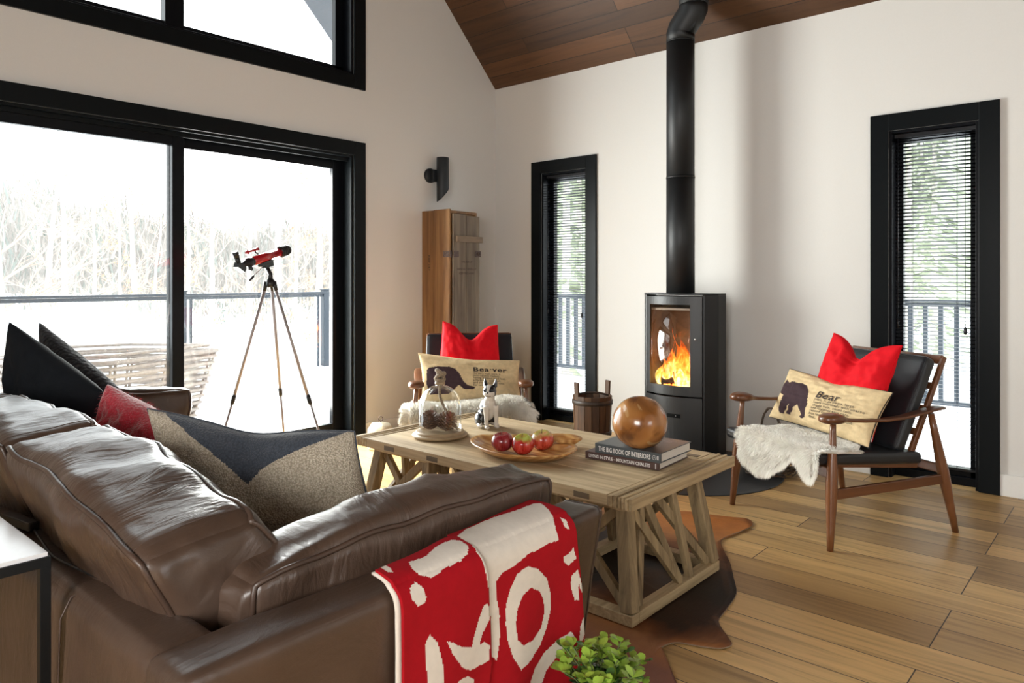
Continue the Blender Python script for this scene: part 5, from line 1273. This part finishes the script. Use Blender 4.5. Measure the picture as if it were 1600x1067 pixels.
# ---- dog figurine, Boston terrier sitting: fused volume
def dogmat():
    m, nt, bs = newmat('glazed_black_and_white'); tc = nt.nodes.new('ShaderNodeTexCoord'); vc = nt.nodes.new('ShaderNodeAttribute'); vc.attribute_name = 'coat'
    r = ramp(nt, vc, 'Fac', [(.44, (.012, .013, .017)), (.56, (.62, .57, .50))]); L(nt, r, 0, bs, 'Base Color'); bs.inputs['Roughness'].default_value = .18; bs.inputs['Coat Weight'].default_value = .7; return m
dg = thing('dog_figurine', 'black and white seated terrier figurine on the coffee table', 'figurine', (-2.62, 2.80, TT), math.radians(-24))
dg.scale = (1.12, 1.12, 1.10)
# local frame: +x is where the dog faces
ms = MB()
def E(c, r, rx=0, ry=0): ms.ell(c, r, 12, Matrix.Rotation(ry, 3, 'Y') @ Matrix.Rotation(rx, 3, 'X'))
E((-.045, 0, .045), (.045, .042, .045)); E((-.015, 0, .085), (.038, .036, .055), 0, -.35); E((.008, 0, .115), (.030, .030, .040)); E((.018, 0, .145), (.022, .022, .030))
for s in (-1, 1):
    E((-.035, s*.034, .035), (.036, .019, .034)); E((-.008, s*.042, .010), (.026, .012, .010))
    ms.tube([(.026, s*.024, .105), (.032, s*.025, .06), (.034, s*.025, .018)], [.016, .011, .0095], 12); E((.042, s*.025, .009), (.017, .012, .009))
h0 = len(ms.v)
E((.024, 0, .178), (.033, .032, .030)); E((.050, 0, .167), (.018, .022, .016)); E((.046, .012, .162), (.014, .012, .012)); E((.046, -.012, .162), (.014, .012, .012))
for s in (-1, 1):
    ms.tube([(.012, s*.021, .195), (.010, s*.026, .218), (.012, s*.027, .238)], [.012, .008, .0015], 10)
    E((.030, s*.022, .165), (.014, .010, .012))
def hturn(p, s=1):
    a = math.radians(-38)*s; x, y = p[0]-.018, p[1]; return (.018+x*math.cos(a)-y*math.sin(a), x*math.sin(a)+y*math.cos(a), p[2])
ms.v[h0:] = [hturn(q) for q in ms.v[h0:]]
E((-.085, 0, .012), (.012, .010, .008))
body = ms.build('body', dogmat(), dg, world=False)
rm = body.modifiers.new('fuse', 'REMESH'); rm.mode = 'VOXEL'; rm.voxel_size = .0028; rm.use_smooth_shade = True
smm = body.modifiers.new('soft', 'SMOOTH'); smm.factor = .6; smm.iterations = 6
dgx = bpy.context.evaluated_depsgraph_get(); me2 = bpy.data.meshes.new_from_object(body.evaluated_get(dgx)); body.modifiers.clear(); body.data = me2
me2.materials.clear(); me2.materials.append(dogmat())
at = me2.attributes.new('coat', 'FLOAT', 'POINT')
vals = []
for v in me2.vertices:
    p = v.co.copy(); w_ = 0.0; nz = noise.noise(p*26)
    if p.z > .145: p = Vector(hturn(p, -1))
    if p.x > .006+.012*nz and p.z < .15: w_ = 1
    if p.z > .145:
        w_ = 0
        if p.x > .040 and p.z < .176: w_ = 1           # muzzle
        if abs(p.y) < .006+.25*max(0, p.z-.185) and p.x > .02 and p.z < .207: w_ = 1    # blaze
        if p.z < .155 and p.x > .02: w_ = 1
    if p.z < .02 and p.x < .02 and p.x > -.02: w_ = 1
    if p.x > -.02 and p.z > .09 and p.z < .125 and nz > .15: w_ = .8
    vals.append(w_)
adj = {}
for e in me2.edges: a, b = e.vertices; adj.setdefault(a, []).append(b); adj.setdefault(b, []).append(a)
for _ in range(3): vals = [(vals[i]+sum(vals[j] for j in adj[i])/len(adj[i]))/2 if i in adj else vals[i] for i in range(len(vals))]
at.data.foreach_set('value', vals)
for p in me2.polygons: p.use_smooth = True
M_eye = plain('glossy_black_eye', (.008, .006, .006), .08)
ms = MB()
for s in (-1, 1): ms.ell(hturn((.0495, s*.0185, .181)), .0062, 8)
ms.build('eyes', M_eye, dg, world=False)
ms = MB(); ms.ell(hturn((.0675, 0, .174)), .005, 8); ms.build('nose', M_eye, dg, world=False)
ms = MB(); ms.tube([hturn(q) for q in ((.060, -.014, .157), (.066, -.006, .155), (.067, 0, .160), (.066, .006, .155), (.060, .014, .157))], .0011, 5); ms.build('mouth', M_eye, dg, world=False)
# ---------------------------------------------------------------- telescope
tl = thing('telescope', 'red telescope on a tall thin silver tripod in front of the patio door', 'telescope', (-4.04, 2.38, 0))
M_tred = plain('red_lacquer', (.42, .008, .016), .22, coat=.6); M_tblk = plain('black_plastic', (.010, .010, .011), .35); M_tube = plain('champagne_aluminium', (.36, .32, .31), .45, .3, vary=.03)
A = Vector((-3.99, 2.175, 1.337)); B = Vector((-4.17, 2.565, 1.437)); D_ = (B-A).normalized(); Ln = (B-A).length
def along(t): return A+D_*Ln*t
ms = MB(); ms.tube([along(.14), along(.80)], .027, 28); ms.build('tube', M_tred, tl)
ms = MB(); ms.tube([along(.80), along(.81), along(.98), along(1.0), along(1.0), along(.97)], [.029, .034, .034, .033, .029, .028], 28)
for k in range(4): ms.tube([along(.83+.04*k), along(.845+.04*k)], .0365, 28)
ms.build('dew_shield', M_tblk, tl)
ms = MB(); ms.tube([along(.155), along(.15), along(.06), along(.03), along(-.06)], [.028, .031, .031, .018, .016], 24)
nrm_ = D_.cross(Vector((0, 0, 1))).normalized(); upv = nrm_.cross(D_).normalized()
for s in (-1, 1): ms.tube([along(.05)-upv*.03+nrm_*s*.016, along(.05)-upv*.03+nrm_*s*.030], .014, 14)
ms.build('focuser', M_tblk, tl)
ms = MB(); e0 = along(-.05); e1 = along(-.09); ms.tube([e0, e1], .017, 18); ms.bar(e1+D_*.022-upv*.03, e1-D_*.03+upv*.012, .036, .034, up=upv); ms.tube([e1-D_*.006+upv*.0, e1-D_*.02+upv*.055], .0145, 18); ms.tube([e1-D_*.02+upv*.055, e1-D_*.027+upv*.088], .0185, 18); ms.build('star_diagonal', M_tblk, tl)
ms = MB(); f0 = along(.20)+upv*.062; ms.tube([f0-D_*.06, f0-D_*.045, f0-D_*.03, f0+D_*.035, f0+D_*.055], [.006, .014, .009, .009, .013], 16); ms.build('finder_scope', M_tred, tl)
ms = MB(); ms.tube([along(.32)+upv*.031, along(.27)+upv*.045, f0+D_*.03-upv*.005], .005, 8); ms.build('finder_bracket', M_tblk, tl)
hub = Vector((-4.045, 2.375, 1.245)); mc = along(.46)-upv*.024
ms = MB(); ms.bar(mc-D_*.055-upv*.012, mc+D_*.055-upv*.012, .034, .022, up=upv); ms.bar(mc-D_*.02-upv*.03, mc+D_*.05-upv*.03, .042, .016, up=upv); ms.tube([mc-upv*.03, hub+Vector((0, 0, .035)), hub+Vector((0, 0, -.01))], [.014, .013, .02], 14); ms.tube([hub+Vector((0, 0, .0)), hub+Vector((0, 0, -.03)), hub+Vector((0, 0, -.045))], [.026, .03, .02], 16); ms.build('mount', M_tblk, tl)
ms = MB(); h1 = mc-upv*.025-D_*.03; h2 = h1+Vector((.02, -.07, -.055)); h3 = h2+Vector((.008, -.035, -.035)); ms.tube([h1, h2], .003, 8); ms.build('pan_rod', M_tube, tl)
ms = MB(); ms.tube([h2, h2.lerp(h3, .2), h2.lerp(h3, .8), h3], [.004, .009, .008, .003], 10); ms.build('pan_handle', M_tblk, tl)
feet = [Vector((-4.235, 2.075, 0)), Vector((-3.66, 2.58, 0)), Vector((-4.33, 2.66, 0))]
for f in feet:
    o = (f-Vector((hub.x, hub.y, 0))).normalized()*.026; top_ = hub+o+Vector((0, 0, -.03)); kn = top_.lerp(f, .56)
    ms = MB(); ms.tube([top_, kn], .0095, 12); lg = ms.build('leg', M_tube, tl)
    ms = MB(); ms.tube([kn, f+Vector((0, 0, .012))], .0072, 12); ms.build('lower_leg', M_tube, lg)
    ms = MB(); ms.tube([kn.lerp(top_, .025), kn, kn.lerp(f, .05), kn.lerp(f, .075)], [.0125, .0135, .0125, .009], 12); ms.build('leg_clamp', M_tblk, lg)
    ms = MB(); ms.tube([top_+Vector((0, 0, .02)), top_.lerp(f, .03)], .0125, 12); ms.build('leg_hinge', M_tblk, lg)
    ms = MB(); ms.tube([f, f+Vector((0, 0, .02))], [.011, .008], 12); ms.build('rubber_foot', M_tblk, lg)
# ---------------------------------------------------------------- wall sconce
sc = thing('wall_sconce', 'black cylindrical wall sconce with slanted lower end above the rustic cupboard', 'wall light', (XA, 4.24, 1.93))
M_sc = plain('matte_black_metal', (.010, .013, .017), .5)
yc, xc = 4.285, XA+.085; r_ = .052; n = 32; ms = MB(); vs = []
for k in range(n): a = 2*PI*k/n; vs.append((xc+r_*math.cos(a), yc+r_*math.sin(a), 2.285))
for k in range(n):
    a = 2*PI*k/n; vs.append((xc+r_*math.cos(a), yc+r_*math.sin(a), 1.965+.055*math.sin(a)+.02*math.cos(a)))
for k in range(n): a = 2*PI*k/n; vs.append((xc+(r_-.003)*math.cos(a), yc+(r_-.003)*math.sin(a), 1.966+.055*math.sin(a)+.02*math.cos(a)))
for k in range(n): a = 2*PI*k/n; vs.append((xc+(r_-.003)*math.cos(a), yc+(r_-.003)*math.sin(a), 2.10))
fs = [tuple(range(n)), tuple(range(3*n, 4*n))]+[(j_*n+k, j_*n+(k+1) % n, (j_+1)*n+(k+1) % n, (j_+1)*n+k) for j_ in range(3) for k in range(n)]
ms.add(vs, fs); o = ms.build('cylinder', M_sc, sc, bevel=.002)
ms = MB(); ms.lathe([(.001, 0), (.062, 0), (.062, .018), (.056, .024), (.001, .024)], 40, (XA, 4.21, 2.13), Matrix.Rotation(PI/2, 3, 'Y'), sy=1); ms.build('wall_plate', M_sc, sc)
ms = MB(); ms.box(XA+.01, xc-.03, 4.20, 4.26, 2.08, 2.18); ms.build('arm', M_sc, sc, bevel=.004)
# ---------------------------------------------------------------- rustic cupboard
M_cside = wood('aged_orange_pine', (.42, .23, .09), (.16, .07, .024), 2, .6, .8, 22, .4, (.35, .25, .16)); M_cfront = wood('greyed_pine_door', (.30, .235, .165), (.085, .062, .043), 2, .7, .8, 22, .5, (.4, .34, .28))
cb = thing('rustic_cupboard', 'narrow rustic plank cupboard with grey door standing by the corner', 'cupboard', (-4.46, 4.28, 0))
X0, X1, Y0, Y1, H_ = XA+.002, -4.295, 4.123, 4.445, 1.82
ms = MB(); ms.box(X0, lerp(X0, X1, .42)-.002, Y0, Y0+.02, 0, H_); ms.build('side_board', M_cside, cb, bevel=.003)
ms = MB(); ms.box(lerp(X0, X1, .42)+.002, X1, Y0, Y0+.02, 0, H_+.003); ms.build('side_board', M_cside, cb, bevel=.003)
ms = MB(); ms.box(X0, X1, Y1-.02, Y1, 0, H_-.01); ms.build('side_board', M_cside, cb, bevel=.003)
ms = MB(); ms.box(X0, X1-.004, Y0+.02, Y1-.02, H_-.03, H_-.008); ms.build('top_board', M_cside, cb, bevel=.002)
ms = MB(); ms.box(X0, X1-.02, Y0+.02, Y1-.02, .01, H_-.03); ms.build('carcass', M_cside, cb)
ym = lerp(Y0+.028, Y1+.012, .48)
ms = MB(); ms.box(X1+.001, X1+.02, Y0+.028, ym-.002, .02, H_-.035); ms.box(X1+.001, X1+.02, ym+.002, Y1+.012, .02, H_-.045); ms.box(X1+.001, X1+.006, ym-.01, ym+.01, .03, H_-.06); dr_ = ms.build('door', M_cfront, cb, bevel=.003)
ms = MB(); ms.box(X1+.021, X1+.042, Y0+.05, Y1+.028, 1.555, 1.605); ms.build('batten', wood('batten_wood', (.32, .22, .13), (.18, .12, .07), 1, .6, 1, 22, .4), dr_, bevel=.003)
M_rust = plain('rusty_iron', (.12, .085, .075), .6, .6, bmp=.4, bscale=90, vary=.4)
ms = MB(); ms.box(X1-.07, X1-.002, Y0-.003, Y0, 1.43, 1.48); ms.box(X1+.021, X1+.024, Y0+.03, Y0+.085, 1.43, 1.48); ms.tube([(X1+.012, Y0+.004, 1.425), (X1+.012, Y0+.004, 1.485)], .009, 10); ms.build('hinge', M_rust, dr_)
ms = MB(); ms.box(X1+.021, X1+.026, Y1-.045, Y1+.02, 1.435, 1.485); ms.lathe([(.014, 0), (.018, .008), (.008, .012), (.006, .004)], 14, (X1+.026, Y1-.005, 1.46), Matrix.Rotation(PI/2, 3, 'Y')); ms.build('latch', M_rust, dr_)
ms = MB()
for s, z, sz in (('THIS SIDE UP', 1.385, .022), ('HANDLE CAREFULLY', 1.325, .024), ('KEEP FIRE AWAY', 1.29, .024), ('LOT 27', .70, .03)):
    vs, fs = text_mesh(s, sz, bold=.0006, align='CENTER'); ms.add([(X1+.0206, (Y0+Y1)/2+.02+x, z+y) for x, y in vs], fs, 0, False)
for s, x_, sz in (('KEEP DRY', X0+.08, .03),):
    for zz in (1.45, .62): vs, fs = text_mesh(s, sz, bold=.0008); ms.add([(x_+y, Y0-.0006, zz-x) for x, y in vs], fs, 0, False)
ms.build('stencilled_lettering', plain('faded_stencil_ink', (.07, .045, .03), .8), cb)
# ---------------------------------------------------------------- wooden bucket
M_bk = wood('dark_stave_wood', (.15, .068, .025), (.05, .022, .009), 2, .55, 1, 24, .5); M_bk2 = wood('bucket_hoop', (.07, .045, .03), (.03, .018, .012), 2, .5)
bx, by = -3.085, 4.41; bk = thing('wooden_bucket', 'old dark wooden stave bucket beside the slot window left of the stove', 'bucket', (bx, by, 0))
ms = MB(); nS = 16
def brad(z): return .128+.016*z/.40
for k in range(nS):
    a0, a1 = 2*PI*k/nS+.012, 2*PI*(k+1)/nS-.012; topz = .40
    if k in (0, nS//2): topz = .50
    vs = []
    for z in (.0, topz):
        for a in (a0, a1):
            w0, w1 = (a0, a1)
            for r_o in (0, -.016):
                rr = brad(min(z, .42))+r_o; aa = a
                if topz > .42 and z > .3: aa = a
                vs.append((bx+rr*math.cos(aa), by+rr*math.sin(aa), z))
    ms.add(vs, [(0, 1, 3, 2), (4, 6, 7, 5), (0, 2, 6, 4), (1, 5, 7, 3), (0, 4, 5, 1), (2, 3, 7, 6)], 0, False)
bo = ms.build('staves', M_bk, bk, bevel=.0015)
# turn the two raised staves to the photo's left and right
bo.rotation_euler.z = math.radians(56)
ms = MB(); ms.lathe([(.001, .03), (brad(0)-.014, .03), (brad(0)-.014, .04), (.001, .04)], 32, (bx, by, 0)); ms.build('bottom', M_bk, bk)
for z in (.13, .355):
    ms = MB(); rr = brad(z); ms.lathe([(rr+.001, z-.016), (rr+.007, z-.014), (rr+.008, z+.014), (rr+.002, z+.017)], 40, (bx, by, 0)); ms.build('hoop', M_bk2, bk)
ms = MB(); a = math.radians(41); P = [(bx+math.cos(a)*t_*.115+.02, by+math.sin(a)*t_*.115-.03, .405+.02*(1-t_*t_)) for t_ in [-1+.1*i for i in range(21)]]
ms.tube(P, .008, 8); ms.build('bail_handle', M_bk2, bk)
# ---------------------------------------------------------------- twig basket
tw = thing('twig_basket', 'round dark twig nest basket on the floor behind the bear armchair', 'basket', (-1.84, 4.62, .006)); R = random.Random(31)
M_tw = plain('dark_twigs', (.085, .055, .035), .8, vary=.4)
ms = MB()
for k in range(70):
    ph = R.uniform(0, 2*PI); r0 = R.uniform(.115, .19); zz = R.uniform(.015, .15); rr0 = .6+.4*min(1, zz/.12); arc = R.uniform(1.2, 3.2); P = []; ti = R.uniform(-.05, .05)
    for i in range(13):
        a = ph+arc*i/12; rr = (r0*(.82+.2*zz/.15))+.008*math.sin(i*1.1+k); P.append((-1.84+rr*math.cos(a), 4.62+rr*math.sin(a), max(.012, zz+.012*math.sin(i*.9+k)+ti*(i/12-.5))))
    ms.tube(P, R.uniform(.0022, .0048), 5)
ms.build('woven_body', M_tw, tw)
ms = MB()
for k in range(5):
    off = k*.006; P = [(-1.84+(.165-off*.3)*math.cos(t_)*.74, 4.62-(.165-off*.3)*math.cos(t_)*.66, .12+.30*math.sin(t_)+.004*math.sin(t_*9+k*2)) for t_ in [PI*i/22 for i in range(23)]]
    ms.tube([(p[0]+.005*math.cos(k*1.3), p[1]+.005*math.sin(k*1.3), p[2]) for p in P], .0035, 5)
ms.build('handle', M_tw, tw)
ms = MB()
for k in range(260):
    a = R.uniform(0, 2*PI); rr = .1*R.random()**.5; c = Vector((-1.84+rr*math.cos(a), 4.62+rr*math.sin(a), .08+R.uniform(0, .05))); d = Vector((R.uniform(-1, 1), R.uniform(-1, 1), R.uniform(-.3, 1)))*.03
    ms.tube([c, c+d], .0012, 3)
ms.build('moss_filling', plain('dry_moss', (.13, .12, .05), .9, vary=.3), tw)
ms = MB(); c = Vector((-1.775, 4.475, .115))
for k in range(26):
    a = k*2.4; rr = .006*k**.5; d = Vector((math.cos(a)*.8, math.sin(a)*.8-.3, .8)).normalized(); s_ = d.orthogonal().normalized()*.012; p = c+Vector((math.cos(a)*rr, math.sin(a)*rr, .0)); ms.add([p, p+d*.016+s_, p+d*.028, p+d*.016-s_], [(0, 1, 2, 3)], 0, True)
ms.build('purple_flower', plain('purple_petals', (.16, .03, .22), .6), tw)
# ---------------------------------------------------------------- door stop
ds = thing('door_stop', 'cream rough stone door stop with iron ring, beyond the left end of the table', 'door stop', (-4.27, 3.40, 0))
ms = MB(); ms.lathe([(.001, 0), (.085, 0), (.098, .02), (.1, .09), (.092, .15), (.07, .185), (.001, .195)], 40, (-4.27, 3.40, 0)); ms.v = [tuple(Vector(q)+noise.noise_vector(Vector(q)*28)*.006) if q[2] > .02 else q for q in ms.v]
ms.build('stone', plain('cream_rough_stone', (.62, .56, .42), .9, bmp=.6, bscale=60, vary=.15), ds)
ms = MB(); rc_ = Vector((-4.27, 3.40, .222)); ms.tube([rc_+Vector((.75*.016*math.cos(a), .66*.016*math.cos(a), .016*math.sin(a))) for a in [2*PI*i/20 for i in range(20)]], .0032, 6, closed=True); ms.tube([(-4.27, 3.40, .18), (-4.27, 3.40, .207)], .004, 8); ms.build('iron_ring', M_rust, ds)
# ---------------------------------------------------------------- side table behind the sofa
sdt = thing('side_table', 'side table with pale top and slim black square frame behind the sofa', 'side table', (-1.85, .2, 0))
sx0, sx1, sy0, sy1, sz = -2.12, -1.512, -.02, .447, .752; s = .018
ms = MB(); ms.box(sx0+.004, sx1-.004, sy0+.004, sy1-.004, sz-.008, sz); ms.build('table_top', plain('pale_satin_top', (.82, .83, .85), .18, vary=.02), sdt, bevel=.001)
M_fr = plain('black_steel_frame', (.005, .006, .007), .4, spec=.3)
ms = MB()
for x in (sx0, sx1-s): ms.box(x, x+s, sy0, sy1, sz-.026, sz-.008)
for y in (sy0, sy1-s): ms.box(sx0+s, sx1-s, y, y+s, sz-.026, sz-.008)
ms.build('frame', M_fr, sdt, bevel=.001)
for x in (sx0, sx1-s): ms = MB(); ms.box(x, x+s, sy0+s, sy1-s, 0, s); ms.build('foot_rail', M_fr, sdt, bevel=.001)
for x in (sx0, sx1-s):
    for y in (sy0, sy1-s): ms = MB(); ms.box(x, x+s, y, y+s, 0, sz-.0255); ms.build('leg', M_fr, sdt, bevel=.001)
pa = thing('power_adapter', 'black power adapter with cable lying on the sofa back', 'adapter', (-1.97, .53, .68))
ms = MB(); ms.bar((-2.06, .513, .683), (-1.925, .535, .683), .024, .020); ms.build('adapter_body', M_tblk, pa, bevel=.003)
ms = MB(); ms.tube(smooth_path([(-2.06, .513, .679), (-2.2, .50, .672), (-2.4, .50, .672), (-2.6, .51, .672)], 6), .003, 6); ms.tube(smooth_path([(-1.925, .535, .676), (-1.83, .525, .671), (-1.72, .515, .671), (-1.60, .525, .672), (-1.5, .54, .671)], 6), .0028, 6); ms.build('cable', M_tblk, pa)
# ---------------------------------------------------------------- potted plant in the foreground
plx, ply = -.945, 1.375
pp = thing('potted_plant', 'small leafy green plant in a tall planter in front of the sofa arm', 'plant', (plx, ply, 0)); R = random.Random(4)
ms = MB(); ms.lathe([(.001, 0), (.075, 0), (.092, .28), (.095, .29), (.088, .29), (.084, .27), (.001, .265)], 40, (plx, ply, 0)); ms.build('planter', plain('grey_ceramic', (.30, .30, .29), .5), pp)
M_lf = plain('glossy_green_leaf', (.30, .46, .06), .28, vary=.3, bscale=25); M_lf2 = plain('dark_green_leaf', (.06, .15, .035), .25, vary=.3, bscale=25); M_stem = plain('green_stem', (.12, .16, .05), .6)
ms = MB(); lf = MB(); c0 = Vector((plx, ply, .26))
def leaf(p, d, up, ln, mi):
    s_ = d.cross(up).normalized(); w_ = ln*.36; n_ = s_.cross(d).normalized()
    rows = [(0, .08), (.2, .55), (.45, .95), (.7, 1), (.9, .62), (1, .12)]; vs = []
    for t_, k_ in rows:
        c = p+d*ln*t_-n_*ln*.18*t_*t_; vs += [c-s_*w_*k_+n_*ln*.05*k_, c, c+s_*w_*k_+n_*ln*.05*k_]
    fs = []
    for i in range(5):
        for j in (0, 1): a = i*3+j; fs.append((a, a+1, a+4, a+3))
    lf.add(vs, fs, mi, True)
for k in range(46):
    a = R.uniform(0, 2*PI); rr = .105*R.random()**.5; hgt = R.uniform(.10, .165)*(1-.3*(rr/.105)**2)
    e = c0+Vector((math.cos(a)*rr*1.1, math.sin(a)*rr*1.1, hgt)); P = smooth_path([c0+Vector((math.cos(a)*rr*.3, math.sin(a)*rr*.3, 0)), c0.lerp(e, .5)+Vector((0, 0, .02)), e], 4)
    ms.tube(P, .0016, 5, caps=False)
    for q in range(3, len(P)):
        for s_ in range(2 if q < len(P)-1 else 4):
            b = R.uniform(0, 2*PI); t_ = (P[q]-P[q-1]).normalized(); o = Vector((math.cos(b), math.sin(b), R.uniform(.1, .9) if q > len(P)-3 else R.uniform(-.1, .5))).normalized()
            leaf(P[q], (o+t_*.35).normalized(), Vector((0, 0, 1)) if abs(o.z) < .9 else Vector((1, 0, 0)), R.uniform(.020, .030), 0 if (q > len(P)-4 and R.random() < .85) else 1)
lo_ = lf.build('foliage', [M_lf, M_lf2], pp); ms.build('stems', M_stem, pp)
